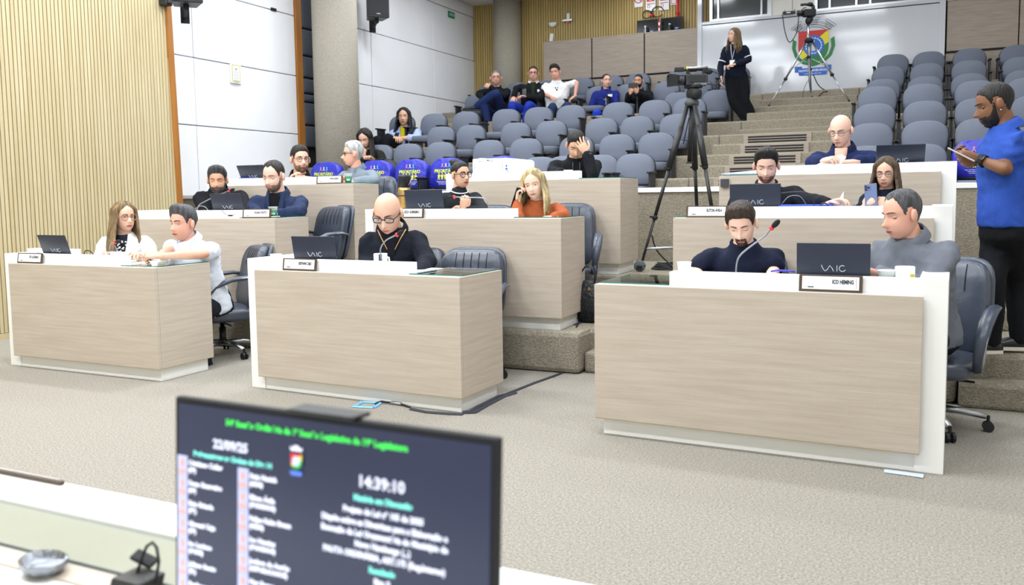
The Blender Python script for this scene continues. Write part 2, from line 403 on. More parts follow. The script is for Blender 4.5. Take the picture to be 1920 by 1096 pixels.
# ------------------------------------------------------------------ auditorium seats
def seat_proto():
    t = thing('theatre_seat', (0, 0, 0), 'x', 'seat')
    # back: rounded top outline, padded, slightly reclined; local y: + is to the rear
    def outline(w, h, top):
        P = []
        for i in range(25):
            a = pi * i / 24; ca, sa = math.cos(a), math.sin(a)
            P.append((w * math.copysign(abs(ca) ** .72, ca), h + top * abs(sa) ** .82))
        return [(w * .86, 0)] + [(w * .97, h * .5)] + P + [(-w * .97, h * .5), (-w * .86, 0)]
    def backpart(w, h, top, y0, y1, z0, puff):
        O = outline(w, h, top); R = []
        for q, sc in ((0, .9), (.25, .975), (.6, 1), (1, .97)):
            R.append([Vector((x * sc, y0 + (y1 - y0) * q, z0 + (z - .18) * sc + .18)) for x, z in O])
        mb = MB(); mb.rings(R); return mb
    M = Matrix.Translation((0, 0, 0)) @ Matrix.Rotation(-.14, 4, 'X')
    mb = backpart(.230, .190, .180, -.055, .02, .0, 0); mb.v = [tuple(M @ Vector(p) + Vector((0, -.05, .205))) for p in mb.v]
    mb.build('backrest', SEAT_F, t, True)
    mb = backpart(.236, .194, .183, .018, .05, .0, 0); mb.v = [tuple(M @ Vector(p) + Vector((0, -.05, .205))) for p in mb.v]
    mb.build('back_shell', SEAT_R, t, True)
    O = [(-.2, 0), (-.205, -.2), (-.19, -.36), (-.13, -.41), (0, -.42), (.13, -.41), (.19, -.36), (.205, -.2), (.2, 0)]
    R = [[Vector((x * sc, y * sc - .06, z)) for x, y in O] for z, sc in ((.105, .93), (.12, .99), (.18, 1), (.2, .96))]
    MB().rings(R).build('seat_pan', SEAT_F, t, True)
    for sx in (-1, 1):
        mb = MB(); mb.bx(sx * .262 - .024, sx * .262 + .024, -.38, -.12, .335, .358)
        mb.build('armrest', BLACKP, t, bevel=.008)
        mb = MB(); mb.bx(sx * .262 - .013, sx * .262 + .013, -.34, -.14, 0.0, .335)
        mb.build('arm_post', SEAT_R, t, bevel=.004)
    MB().bx(-.03, .03, -.26, -.16, 0, .125).build('pedestal', SEAT_R, t)
    return t
SEATP = seat_proto(); bpy.context.view_layer.update(); index_kids(SEATP); seat_used = [False]
def place_seat(x, y, z, label, group, rz=0):
    if not seat_used[0]: o = SEATP; seat_used[0] = True
    else: o = copy_tree(SEATP)
    o.location = (x, y, z); o.rotation_euler = (0, 0, rz); relabel(o, label, group); return o
ROWS_L = {1: [615, 709.5, 776, 843, 945, 1013, 1060, 1126, 1192], 2: [712, 766, 827, 917.5, 987.5, 1082, 1158, 1232],
          3: [828, 884, 968, 1034.7, 1129, 1195.6, 1270], 4: [754, 814, 874, 949.7, 1010.6, 1071.5, 1159.5, 1228.5, 1293.6],
          5: [1273, 1345], 6: [893, 985, 1047, 1123, 1178, 1250, 1310], 7: [917, 970, 1023, 1092, 1147, 1197, 1273, 1326, 1380]}
ROWS_R = {7: [1674, 1741, 1817, 1905], 6: [1665, 1737.5, 1816, 1912], 5: [1655, 1734, 1817, 1918], 4: [1645, 1730.6, 1829, 1926],
          3: [1640, 1734, 1832, 1938], 2: [1633, 1734, 1836], 1: [1626, 1729, 1836]}
TOPY = {1: 286, 2: 247, 3: 213, 4: 186, 5: 168, 6: 150, 7: 130}
ORD = ['front', 'second', 'third', 'fourth', 'fifth', 'sixth', 'back']
NUM = ['first', 'second', 'third', 'fourth', 'fifth', 'sixth', 'seventh', 'eighth', 'ninth']
SEATS = {}
for side, RW in (('left', ROWS_L), ('right', ROWS_R)):
    for k, pxs in RW.items():
        for i, px in enumerate(pxs):
            p = at(px, TOPY[k], Y=YK[k - 1])
            SEATS[(side, k, i)] = (p.x, YK[k - 1], FK[k - 1])
            lab = 'grey-blue upholstered seat, %s from the left in the %s row of the %s seat block' % (NUM[i], ORD[k - 1], side)
            place_seat(p.x, YK[k - 1], FK[k - 1], lab, 'auditorium seats of the %s row, %s block' % (ORD[k - 1], side))

# ------------------------------------------------------------------ blue priority covers
def cover(key, label):
    x, y, z = SEATS[key]
    t = thing('seat_cover', (x, y, z), label, 'seat cover', 'blue priority covers over front row seats')
    w = .236; R = []
    M = Matrix.Rotation(-.14, 4, 'X')
    def ol(sc):
        P = [(w * 1.0, .02)]
        for i in range(19):
            a = pi * i / 18; ca, sa = math.cos(a), math.sin(a)
            P.append((w * sc * math.copysign(abs(ca) ** .66, ca) * 1.01, .22 * sc + .168 * sc * abs(sa) ** .9 + (1 - sc) * .2))
        P.append((-w * 1.0, .02)); return P
    for q, sc in ((-.085, .9), (-.075, .98), (-.03, 1.01), (.05, 1.01), (.062, .95)):
        R.append([M @ Vector((X, q + .006 * math.sin(X * 40 + Z * 25), Z + .005 * math.sin(X * 31))) + Vector((0, -.05, .205)) for X, Z in ol(sc)])
    MB().rings(R).build('cover_sheet', BLUEBAG, t, True)
    F3 = (M.to_3x3()) @ Matrix(((1, 0, 0), (0, 0, -1), (0, 1, 0)))
    def on(u, v): return M @ Vector((u, -.095, v)) + Vector((0, -.05, .205))
    text('PRIORITÁRIO', .058, on(0, .215), F3, YEL, t, bold=.0016, sx=.92)
    rc = [mat('ribbon_pink', 'e6a0b8', .6), mat('ribbon_white', 'e8eef0', .6), mat('ribbon_teal', '6fd0d8', .6)]
    for i in range(3):
        cx = (i - 1) * .05
        P = [on(cx + .016 * math.sin(a) * (1 if a < 4.2 else 1), .29 + .022 * math.cos(a * .5)) for a in (0,)]
        pts = [on(cx - .016, .262), on(cx - .002, .285), on(cx + .009, .303), on(cx, .313), on(cx - .009, .303), on(cx + .002, .285), on(cx + .016, .262)]
        MB().tube(pts, .0038, 5).build('ribbon_print', rc[i], t)
    mb = MB()
    for i in range(5):                                   # five little people in a row
        cx = (i - 2) * .046; h = .013
        A = lambda dx, dz: on(cx + dx, .135 + dz)
        mb.ball(A(0, .05), (.010, .002, .010), 8)
        mb.prism([A(-.016, .034), A(.016, .034), A(.012 + .004 * (i % 2), -.005), A(-.012, -.005)], (0, -.001, 0), (0, .001, 0))
        mb.tube([A(-.007, 0), A(-.010 + .004 * (i % 3), -.03)], .0045, 5); mb.tube([A(.007, 0), A(.012, -.03)], .0045, 5)
        mb.tube([A(.014, .03), A(.024, .012 + .02 * (i % 2))], .0035, 5)
    mb.build('pictogram_print', YEL, t)
    for j, s_ in enumerate(('Lugar reservado para pessoas com deficiência,', 'idosos, gestantes, lactantes e pessoas', 'com crianças de colo. Lei 10.048')):
        text(s_, .0135, on(0, .085 - j * .017), F3, PAPER, t)
    return t
cover(('left', 1, 0), 'blue priority seat cover partly behind the man with round glasses, beside the pillar')
cover(('left', 1, 1), 'blue priority seat cover just right of the white-haired man')
cover(('left', 1, 2), 'blue priority seat cover in full view above the golden thermos')
cover(('left', 1, 3), 'blue priority seat cover half hidden behind the woman with the hair bun')
cover(('left', 1, 4), 'blue priority seat cover with only its top showing behind the white printer')
cover(('right', 1, 2), 'blue priority seat cover behind the hands of the standing man')

# ------------------------------------------------------------------ office chairs
def chair_proto():
    t = thing('office_chair', (0, 0, 0), 'x', 'chair')
    def pillow(w, d, h, r, seg=6, bow=0.0):
        """soft slab centred at origin: w (x), d (y), h (z)"""
        R = []
        for i in range(9):
            q = -1 + 2 * i / 8; sc = max(.0, 1 - abs(q) ** 5 * .32)
            ring = []
            for k in range(28):
                a = 2 * pi * k / 28; ca, sa = math.cos(a), math.sin(a)
                ring.append(Vector((w / 2 * math.copysign(abs(ca) ** .42, ca) * sc, d / 2 * math.copysign(abs(sa) ** .42, sa) * sc, h / 2 * q)))
            R.append(ring)
        return R
    # seat
    mb = MB(); mb.rings(pillow(.47, .46, .11, 0)); mb.v = [(x, y, z + .33 + .03 * (y * 2) ** 2 * (1 if y < 0 else .2)) for x, y, z in mb.v]
    mb.build('seat_cushion', LEATHER, t, True)
    # back with tufted headroll: local +y is behind
    mb = MB(); mb.rings(pillow(.46, .60, .10, 0))
    vv = []
    for x, y, z in mb.v:
        h = y + .30                                           # 0..0.60 up the back
        pl = -.012 * abs(math.sin(x * 34)) * (1 if abs(x) < .16 else 0) if z > 0 else 0
        zz = (z + pl) * (1.15 if h > .42 else 1.0) - .04 * (2 * x / .46) ** 2 * -1
        vv.append((x * (1 - .10 * max(0, (h - .3))), .20 + h * .20 - zz * .98, .36 + h * .80))
    mb.v = vv; mb.build('backrest', LEATHER, t, True)
    mb = MB(); mb.rings(pillow(.475, .60, .05, 0))
    mb.v = [(x * (1 - .10 * max(0, (y))), .265 + (y + .3) * .20 - z * .98 - .04 * -(2 * x / .46) ** 2 * -1, .37 + (y + .30) * .80) for x, y, z in mb.v]
    mb.build('back_shell', LEATHER, t, True)
    for i in (-2, -1, 0, 1, 2):                              # stitched pleats
        P = [Vector((i * .055, .145 + h * .2, .36 + h * .80)) for h in (.33, .42, .5, .57)]
        MB().tube([p + Vector((0, .012 if j in (0, 3) else -.003, 0)) for j, p in enumerate(P)], .0035, 5).build('pleat_seam', BLACKM, t)
    for s in (-1, 1):
        P = [Vector((s * .25, .235, .60)), Vector((s * .27, .16, .615)), Vector((s * .28, .02, .605)), Vector((s * .285, -.10, .56)), Vector((s * .28, -.16, .48)), Vector((s * .27, -.15, .39)), Vector((s * .25, -.10, .33))]
        a = MB().tube(P, [.02, .028, .034, .034, .03, .024, .018], 10, flat=((1, 0, 0), .55)).build('armrest', LEATHER, t, True)
        MB().tube([p + Vector((s * .022, 0, 0)) for p in P], .0075, 6).build('arm_trim', ALU, a, True)
    MB().lathe([(.026, .09), (.026, .22), (.018, .22), (.018, .29)], (0, 0, 0), 12).build('gas_column', BLACKP, t, True)
    MB().bx(-.10, .10, -.10, .12, .265, .285).build('seat_plate', BLACKP, t)
    MB().tube([(.08, .0, .26), (.22, .02, .255)], .007, 6).build('lever', BLACKP, t)
    for k in range(5):
        a = 2 * pi * k / 5 + .35; d = Vector((math.cos(a), math.sin(a), 0))
        leg = MB().tube([d * .02 + Vector((0, 0, .105)), d * .15 + Vector((0, 0, .10)), d * .275 + Vector((0, 0, .075))], [.024, .02, .014], 8, flat=((0, 0, 1), 1.2)).build('leg', ALU, t, True)
        mb = MB(); n = Vector((-d.y, d.x, 0)); c = d * .285 + Vector((0, 0, .026))
        for q in (-.014, .014):
            mb.lathe([(.004, -.007), (.026, -.007), (.026, .007), (.004, .007)], c + n * q, 12, frame(d, (0, 0, 1)))
        mb.tube([c + Vector((0, 0, .01)), c + Vector((0, 0, .055))], .009, 6)
        mb.build('caster', BLACKP, leg)
    return t
CHP = chair_proto(); bpy.context.view_layer.update(); index_kids(CHP); ch_used = [False]
def chair(x, y, z, yaw, label):
    if not ch_used[0]: o = CHP; ch_used[0] = True
    else: o = copy_tree(CHP)
    o.location = (x, y, z); o.rotation_euler = (0, 0, yaw); relabel(o, label, 'dark leather swivel chairs behind the desks'); return o
# ------------------------------------------------------------------ people
NLAT, NLON = 44, 64
def g2(x, z, x0, z0, sx, sz): return np.exp(-((x - x0) / sx) ** 2 - ((z - z0) / sz) ** 2)
def head_template():
    P = []
    for i in range(NLAT + 1):
        la = -pi / 2 + pi * i / NLAT
        for j in range(NLON):
            t = -pi + 2 * pi * j / NLON; ph = t - .42 * math.sin(t)
            P.append((math.sin(ph) * math.cos(la), math.cos(ph) * math.cos(la), math.sin(la)))
    d = np.array(P)
    def ray_e(c, r):
        c, r = np.array(c), np.array(r); A = ((d / r) ** 2).sum(1); B = (d * (-c) / r ** 2).sum(1); C = ((c / r) ** 2).sum() - 1
        return (-B + np.sqrt(B * B - A * C)) / A
    r1 = ray_e((0, -.012, .030), (.075, .096, .087)); r2 = ray_e((0, .020, -.042), (.058, .068, .074))
    r3 = ray_e((0, .0, -.02), (.066, .07, .08))
    k = 110; r = np.log(np.exp(k * r1) + np.exp(k * r2) + np.exp(k * r3)) / k - .004
    p = d * r[:, None]; x, y, z = p[:, 0], p[:, 1], p[:, 2]; fr = (y > 0)
    dy = .026 * g2(x, z, 0, -.032, .0115, .011) + .016 * g2(x, z, 0, -.014, .009, .018) + .005 * g2(x, z, .013, -.036, .007, .007) + .005 * g2(x, z, -.013, -.036, .007, .007)
    dy -= .011 * (g2(x, z, .031, .003, .017, .011) + g2(x, z, -.031, .003, .017, .011))
    dy += .005 * (g2(x, z, .028, .024, .022, .008) + g2(x, z, -.028, .024, .022, .008))
    dy += .004 * (g2(x, z, .042, -.03, .018, .018) + g2(x, z, -.042, -.03, .018, .018))
    dy += .006 * g2(x, z, 0, -.064, .024, .013) - .005 * g2(x, z, 0, -.080, .02, .006) + .008 * g2(x, z, 0, -.1, .019, .014)
    p[:, 1] += dy * fr
    return d, p
HD, HP0 = head_template()
HF = []
for i in range(NLAT):
    for j in range(NLON):
        a = i * NLON + j; b = i * NLON + (j + 1) % NLON
        HF.append((a, b, b + NLON, a + NLON))
HPHI = np.abs(np.arctan2(HP0[:, 0], HP0[:, 1]))
def surf_y(P, x, z):
    m = P[:, 1] > 0; Q = P[m]; w = ((Q[:, 0] - x) ** 2 + (Q[:, 2] - z) ** 2); i = np.argsort(w)[:4]
    ww = 1 / (w[i] + 1e-7); return float((Q[i, 1] * ww).sum() / ww.sum())
HAIRLINES = {
    'short': [(0, .070), (.5, .069), (.85, .056), (1.02, .036), (1.14, .006), (1.30, -.004), (1.40, .034), (1.75, .034), (1.95, .002), (2.25, -.040), (2.7, -.058), (3.2, -.062)],
    'recede': [(0, .082), (.45, .092), (.8, .072), (1.02, .044), (1.14, .008), (1.30, -.002), (1.40, .034), (1.75, .034), (1.95, .002), (2.25, -.040), (2.7, -.058), (3.2, -.062)],
    'long': [(0, .094), (.35, .082), (.75, .058), (1.0, .028), (1.2, -.005), (1.38, -.05), (1.6, -.07), (2.2, -.08), (3.2, -.09)],
    'tied': [(0, .074), (.5, .069), (.9, .050), (1.12, .022), (1.3, .012), (1.4, .034), (1.75, .03), (2.2, -.03), (3.2, -.06)]}
SKINS = {'light': ('dcb09a', 'cf9a86'), 'pale': ('e4bca9', 'd9a797'), 'tan': ('cd9c80', 'ba866c'), 'olive': ('d2a78d', 'c29378'), 'brown': ('80583f', '6a4633'), 'red': ('dba892', 'cf8f7e')}
EYEW = mat('eye_white', 'e4dfdb', .3); EYED = mat('eye_iris', '2b1d16', .25); LENS = glass_mat('spectacle_lens', 'f2f4f8')
def skin_m(k): return mat('skin_' + k, SKINS[k][0], .5, spec=.35, var=(9, SKINS[k][1], .45))
def lip_m(k, c=None): return mat('lip_' + (c or k), c or {'light': 'b9726a', 'pale': 'c27a74', 'tan': 'a8665a', 'olive': 'ab6b60', 'brown': '6a3f38', 'red': 'b5665c'}[k], .45)
def hair_m(c): return mat('hair_' + c, c, .55, spec=.4, var=(40, '%02x%02x%02x' % tuple(int(int(c[i:i + 2], 16) * .5) for i in (0, 2, 4)), .85, (1, 1, .2)), bump=(95, .9, (1, 1, .14), .01))
def cloth_m(c): return mat('cloth_' + c, c, .85, spec=.15, bump=(11, .35, (1, 1, .7), .03))
JOBS = []; PEOPLE = []
def limb(mb, pts, rad, seg=12):
    """smooth tapered tube through joints, rounded ends"""
    pts = [Vector(p) for p in pts]; Q = []; Rr = []
    n = len(pts)
    for i in range(n - 1):
        p0 = pts[max(i - 1, 0)]; p1 = pts[i]; p2 = pts[i + 1]; p3 = pts[min(i + 2, n - 1)]
        for s in range(5):
            t = s / 5
            q = .5 * ((2 * p1) + (p2 - p0) * t + (2 * p0 - 5 * p1 + 4 * p2 - p3) * t * t + (3 * p1 - p0 - 3 * p2 + p3) * t ** 3)
            lq = p1.lerp(p2, t); Q.append(lq.lerp(q, .55)); Rr.append(rad[i] * (1 - t) + rad[i + 1] * t)
    Q.append(pts[-1]); Rr.append(rad[-1])
    a = (Q[0] - Q[1]).normalized(); b = (Q[-1] - Q[-2]).normalized()
    Q = [Q[0] + a * Rr[0] * .75, Q[0] + a * Rr[0] * .45] + Q + [Q[-1] + b * Rr[-1] * .45, Q[-1] + b * Rr[-1] * .75]
    Rr = [Rr[0] * .45, Rr[0] * .85] + Rr + [Rr[-1] * .85, Rr[-1] * .45]
    mb.tube(Q, Rr, seg)
def hand(mb, w, d, nrm, k, curl=.5, thumb=1, spread=.12, cl=None):
    """palm and five fingers; d finger direction, nrm palm side, thumb = side of d x nrm"""
    d = Vector(d).normalized(); nrm = (Vector(nrm) - d * Vector(nrm).dot(d)).normalized(); s = d.cross(nrm) * thumb
    w = Vector(w); R = []
    for q, a, b in ((-.03, .022, .019), (.0, .024, .018), (.03, .036, .0175), (.065, .042, .016), (.088, .040, .0125), (.096, .032, .007)):
        ring = []
        for i in range(12):
            t = 2 * pi * i / 12
            ring.append(w + (d * q + s * math.cos(t) * a + nrm * math.sin(t) * b) * k)
        R.append(ring)
    mb.rings(R)
    for i in range(4):
        off = (.029, .010, -.010, -.028)[i]; ln = (.070, .079, .073, .057)[i]; c = cl[i] if cl else curl * (1 + .08 * i)
        p = w + (d * (.088 - abs(off - .005) * .25) + s * off) * k; dd = (d + s * spread * (1.2 - .8 * i)).normalized(); pts = [p - dd * .02 * k, p]; an = 0
        for q, f in enumerate((.45, .32, .23)):
            an += c * (.9 if q == 0 else 1.15)
            p = p + (dd * math.cos(an) + nrm * math.sin(an)) * ln * f * k; pts.append(p)
        mb.tube(pts, [.0092 * k, .0092 * k, .0085 * k, .0078 * k, .0058 * k], 7)
        mb.ball(pts[-1], .0058 * k, 6)
    p = w + (d * .022 + s * .026) * k; t1 = (d * .62 + s * .72 + nrm * .25).normalized(); t2 = (d * .9 + s * .2 + nrm * (.3 + .4 * curl)).normalized()
    pts = [p - t1 * .012 * k, p, p + t1 * .036 * k, p + t1 * .036 * k + t2 * .03 * k, p + t1 * .034 * k + t2 * .05 * k]
    mb.tube(pts, [.013 * k, .0135 * k, .0105 * k, .0095 * k, .006 * k], 7); mb.ball(pts[-1], .006 * k, 6)
def ik(S, Wp, L1, L2, pole):
    v = Wp - S; dd = v.length
    if dd > (L1 + L2) * .995: Wp = S + v * ((L1 + L2) * .995 / dd); v = Wp - S; dd = v.length
    dd = max(dd, abs(L1 - L2) + .02)
    a = (L1 * L1 - L2 * L2 + dd * dd) / (2 * dd); h = math.sqrt(max(L1 * L1 - a * a, 0)); u = v.normalized()
    pl = (pole - u * pole.dot(u)).normalized(); return S + u * a + pl * h, Wp
def px3(q, Yh):
    return Vector(q) if isinstance(q, Vector) else at(q[0], q[1], Y=Yh + q[2])

def person(label, c, hpx, Y, a=0, ha=None, hp=0, hr=0, sh=1, belly=1, skin='light', hair=None, hairc='2a2220', beard=None, beardc=None, top='23262e', sleeve='long',
           wr=None, wl=None, er=None, el=None, hr_=None, hl_=None, lean=.10, legs='sit', pants='1c1e26', glasses=None, gcol='1a1a1e', neck=.0, lids=False, mouth=None,
           collar=None, inner=None, shoes='15151a', knees=None, ankles=None, toes=None, floorz=None, extra=None, coll=None, smile=False, drop=.52, noarm='', jaw=1, hat=1.0, lipc=None, face_w=1, nfold=1, legw=1, nup=0, sole='2a2a30'):
    H = at(c[0], c[1], Y=Y); hh = hpx * depth(H) / CAM_F; k = hh / .236
    ha = a if ha is None else ha
    Z = Vector((0, 0, 1)); F = Vector((math.sin(a), -math.cos(a), 0)); Rt = Vector((-math.cos(a), -math.sin(a), 0))
    hF0 = Vector((math.sin(ha), -math.cos(ha), 0)); hR = Vector((-math.cos(ha), -math.sin(ha), 0))
    hF = hF0 * math.cos(hp) - Z * math.sin(hp); hU = Z * math.cos(hp) + hF0 * math.sin(hp)
    hR2 = hR * math.cos(hr) + hU * math.sin(hr); hU = hU * math.cos(hr) - hR * math.sin(hr); hR = hR2
    HM = Matrix((hR, hF, hU)).transposed() @ Matrix.Diagonal((k * face_w, k, k))
    def hw(x, y, z): return H + HM @ Vector((x, y, z))
    NT = hw(0, -.022, -.075)
    N = NT - Z * (.052 - nup) * k - F * (.018 + neck) * k
    sp = (Z * drop + F * lean).normalized(); Pv = N - sp * drop * k * 1.0
    sf = (F - sp * F.dot(sp)).normalized()
    fz = floorz if floorz is not None else Pv.z - .45 * k
    root = thing('person', (Pv.x, Pv.y, fz), label, 'person', None); O = Vector((Pv.x, Pv.y, fz))
    # joints
    SR = N - sp * .080 * k + Rt * .158 * k * sh; SL = N - sp * .080 * k - Rt * .158 * k * sh
    L1, L2 = .285 * k, .25 * k
    A = {}
    for sd, S, wq, eq, sg in (('r', SR, wr, er, 1), ('l', SL, wl, el, -1)):
        if wq is None: Wp = S - Z * .30 * k + F * .26 * k + Rt * sg * .02 * k
        else: Wp = px3(wq, Y)
        pole = -Z * .8 + Rt * sg * .55 - F * .35
        if eq is not None: E = px3(eq, Y)
        else: E, Wp = ik(S, Wp, L1, L2, pole)
        A[sd] = (S, E, Wp)
    hips = [Pv + Rt * .085 * k * s for s in (1, -1)]
    if legs == 'sit':
        KN = [h + F * .32 * k + Rt * s * .05 * k for h, s in zip(hips, (1, -1))]; AN = [q - Z * .40 * k - F * .10 * k for q in KN]
    else: KN, AN = [None, None], [None, None]
    if knees: KN = [px3(q, Y) for q in knees]
    if ankles: AN = [px3(q, Y) for q in ankles]
    if toes: TO = [px3(q, Y) for q in toes]
    else: TO = [q + F * .17 * k - Z * .045 * k for q in AN]
    TORSO = [(-.006, .060, .057), (.028, .082, .066), (.062, .124, .080), (.10, .162, .094), (.15, .178, .106), (.24, .170, .112), (.36, .160, .112), (.46, .165, .116), (.54, .168, .115)]
    def torso(mb, inf, t0=0, bw=1):
        R = []
        for q, ra, rb in TORSO[t0:]:
            fac = belly if q > .2 else (1 + (belly - 1) * .4)
            ce = N - sp * q * k + sf * (.012 + (.02 * (belly - 1) * 5 if q > .2 else 0)) * k
            R.append([ce + Rt * math.cos(t) * (ra * (sh if q < .2 else (1 + (belly - 1) * .7)) * k + inf) + sf * math.sin(t) * (rb * fac * k + inf) for t in [2 * pi * i / 22 for i in range(22)]])
        mb.rings(R)
    # skin body
    mb = MB(); torso(mb, -.012)
    limb(mb, [N - sp * .05 * k, N + (NT - N) * .5, NT, hw(0, -.01, -.03)], [.07 * k, .055 * k, .053 * k, .05 * k])
    for sd in 'rl':
        if sd in noarm: continue
        S, E, Wp = A[sd]; limb(mb, [S, S.lerp(E, .5), E, E.lerp(Wp, .35), Wp], [.034 * k, .037 * k, .034 * k, .036 * k, .023 * k])
    for i in (0, 1):
        limb(mb, [hips[i], KN[i], AN[i]], [.058 * k, .038 * k, .028 * k])
    # head with features
    hb = MB(); P = HP0.copy(); P[:, 0] *= np.where(P[:, 2] < -.03, 1 + (jaw - 1) * np.clip((-.03 - P[:, 2]) / .05, 0, 1), 1)
    hb.mi = 0; hb.add([hw(*q) for q in P], HF)
    for s in (1, -1):
        hb.mi = 0
        hb.ball(hw(s * .0805, -.010, -.004), (.012, .021, .033), 10, HM @ rotm(.15, 0, s * -.35))
        ye = surf_y(P, s * .031, .003)
        if not lids:
            hb.mi = 1; hb.ball(hw(s * .031, ye - .0035, .003), (.0135, .0085, .0068), 10, HM)
            hb.mi = 2; hb.ball(hw(s * .031, ye + .0015, .003), (.0058, .0045, .0060), 8, HM)
            hb.mi = 0; hb.tube([hw(s * (.031 + dx), ye + .0035 - abs(dx) * .25 + .001, .0105 - dx * dx * 22) for dx in (-.016, -.009, 0, .009, .016)], [.002, .0034, .0038, .0034, .002], 6)
        else:
            hb.mi = 0; hb.ball(hw(s * .031, ye - .002, .004), (.015, .009, .009), 10, HM)
        hb.mi = 3
        if lids: hb.tube([hw(s * (.031 + dx), ye + .0045 - abs(dx) * .3, -.0035 + dx * dx * 14) for dx in (-.014, -.007, 0, .007, .014)], .0017 * k, 5)
        else: hb.tube([hw(s * (.031 + dx), ye + .0055 - abs(dx) * .3, .0095 - dx * dx * 24) for dx in (-.014, -.007, 0, .007, .014)], .0013 * k, 5)
        bp = []
        for dx in (.011, .02, .03, .04, .047):
            bz = .0228 + .0045 * math.sin((dx - .011) / .036 * 2.95); bp.append(hw(s * dx, surf_y(P, s * dx, bz) + .002, bz))
        hb.tube(bp, [.0025 * k, .0036 * k, .0034 * k, .0026 * k, .0012 * k], 6)
    hb.mi = 4
    zm = -.064; sm = .006 if smile else 0
    for dz, rr in (((.0055, .0028), (-.0060, .0034)) if smile else ((.0035, .0034), (-.0045, .0042))):
        hb.tube([hw(dx, surf_y(P, dx, zm + dz) - .0005, zm + dz * (1 - (dx / .026) ** 2) + sm * (dx / .022) ** 2) for dx in (-.024, -.014, -.005, .005, .014, .024)], [.0008 * k, rr * k * .8, rr * k, rr * k, rr * k * .8, .0008 * k], 6)
    hb.mi = 3
    if not smile: hb.tube([hw(dx, surf_y(P, dx, zm) + .0028 - abs(dx) * .05, zm + sm * (dx / .022) ** 2) for dx in (-.023, -.01, 0, .01, .023)], .0011 * k, 5)
    if smile:
        hb.mi = 1; hb.tube([hw(dx, surf_y(P, dx, zm) + .0030, zm + .0005 + sm * (dx / .022) ** 2) for dx in (-.019, -.009, 0, .009, .019)], .0026 * k, 6)
    hb.mi = 0
    for sd, hs in (('r', hr_), ('l', hl_)):
        if sd in noarm or hs == 0: continue
        S, E, Wp = A[sd]; hs = hs or {}
        d = Vector(hs['d']) if 'd' in hs else (Wp - E); n_ = Vector(hs.get('n', (0, 0, -1)))
        th = 1 if sd == 'r' else -1
        hand(hb, Wp, d, n_, k, hs.get('curl', .45), th * hs.get('flip', 1), hs.get('spread', .1), hs.get('cl'))
    sk = skin_m(skin); browc = hair_m(beardc or hairc)
    JOBS.append((mb, .015 * max(k, .8), 4, 'body', [sk, EYEW, EYED, browc, lip_m(skin, lipc)], root, O, hb, 0))
    # clothes
    cm = cloth_m(top); mb = MB(); torso(mb, .006 * k, 0)
    if collar == 'turtle': limb(mb, [N - sp * .04 * k, N + (NT - N) * .55], [.07 * k, .059 * k])
    for sd in 'rl':
        if sd in noarm: continue
        S, E, Wp = A[sd]; sl = .012 * k
        if sleeve == 'long': limb(mb, [N - sp * .115 * k, S, S.lerp(E, .5), E, E.lerp(Wp, .5), E.lerp(Wp, .93)], [.05 * k, .050 * k + sl * .6, .044 * k + sl, .042 * k + sl, .037 * k + sl, .029 * k + sl])
        elif sleeve == 'roll': limb(mb, [N - sp * .115 * k, S, S.lerp(E, .5), E, E.lerp(Wp, .45)], [.05 * k, .050 * k + sl * .6, .046 * k + sl, .042 * k + sl, .042 * k + sl])
        else: limb(mb, [N - sp * .115 * k, S, S.lerp(E, .4), S.lerp(E, .72)], [.05 * k, .050 * k + sl * .6, .052 * k + sl, .052 * k + sl])
    JOBS.append((mb, .0135 * max(k, .8), 3, {'j': 'jacket'}.get(nfold, 'shirt') if isinstance(nfold, str) else 'shirt', [cm], root, O, None, .011 * k))
    mb = MB(); R = []
    for q, ra, rb in ((.40, .155, .112), (.48, .166, .118), (.56, .165, .115), (.60, .13, .09)):
        ce = N - sp * (q - .52 + drop) * k + sf * .01 * k
        R.append([ce + Rt * math.cos(t) * ra * k * (1 + (belly - 1) * .6) + sf * math.sin(t) * rb * k * (1 + (belly - 1) * .5) for t in [2 * pi * i / 20 for i in range(20)]])
    mb.rings(R)
    for i in (0, 1): limb(mb, [hips[i], hips[i].lerp(KN[i], .5), KN[i], KN[i].lerp(AN[i], .5), AN[i]], [.092 * k * legw ** .5, .084 * k * legw, .066 * k * legw, .062 * k * legw, .052 * k * legw])
    JOBS.append((mb, .016 * max(k, .8), 3, 'trousers', [cloth_m(pants)], root, O, None, .005 * k))
    for i in (0, 1):
        sb = MB(); an, to = AN[i], TO[i]; fd = (to - an); fd.z = 0; fd = fd.normalized() if fd.length > 1e-4 else F; up = Z; sd_ = fd.cross(up)
        R = []
        base = an - Z * .055 * k - fd * .055 * k
        for q, wd, ht in ((0, .026, .05), (.03, .034, .07), (.09, .038, .068), (.15, .042, .05), (.21, .042, .04), (.25, .034, .03), (.27, .018, .02)):
            ring = [base + fd * q * k + sd_ * math.cos(t) * wd * k + up * (ht * .5 + math.sin(t) * ht * .5) * k for t in [2 * pi * j / 12 for j in range(12)]]; R.append(ring)
        sb.rings(R); sb.v = [tuple(Vector(v) - O) for v in sb.v]; so = sb.build('shoe', mat('shoe_' + shoes, shoes, .35, spec=.5), root, True)
        sb = MB(); P2 = [base + fd * q * k + sd_ * s * wd * k for s, qs in ((1, (0, .06, .15, .22, .27)), (-1, (.27, .22, .15, .06, 0))) for q, wd in [(x, {0: .026, .06: .036, .15: .045, .22: .043, .27: .02}[x]) for x in qs]]
        sb.prism([p - O for p in P2], (0, 0, -.008 * k), (0, 0, .010 * k)); sb.build('shoe_sole', mat('sole_' + sole, sole, .7), so)
    # collar
    cb = MB(); nd = (NT - N).normalized(); nx = Rt; ny = nd.cross(nx).normalized() * 1
    if ny.dot(F) < 0: ny = -ny
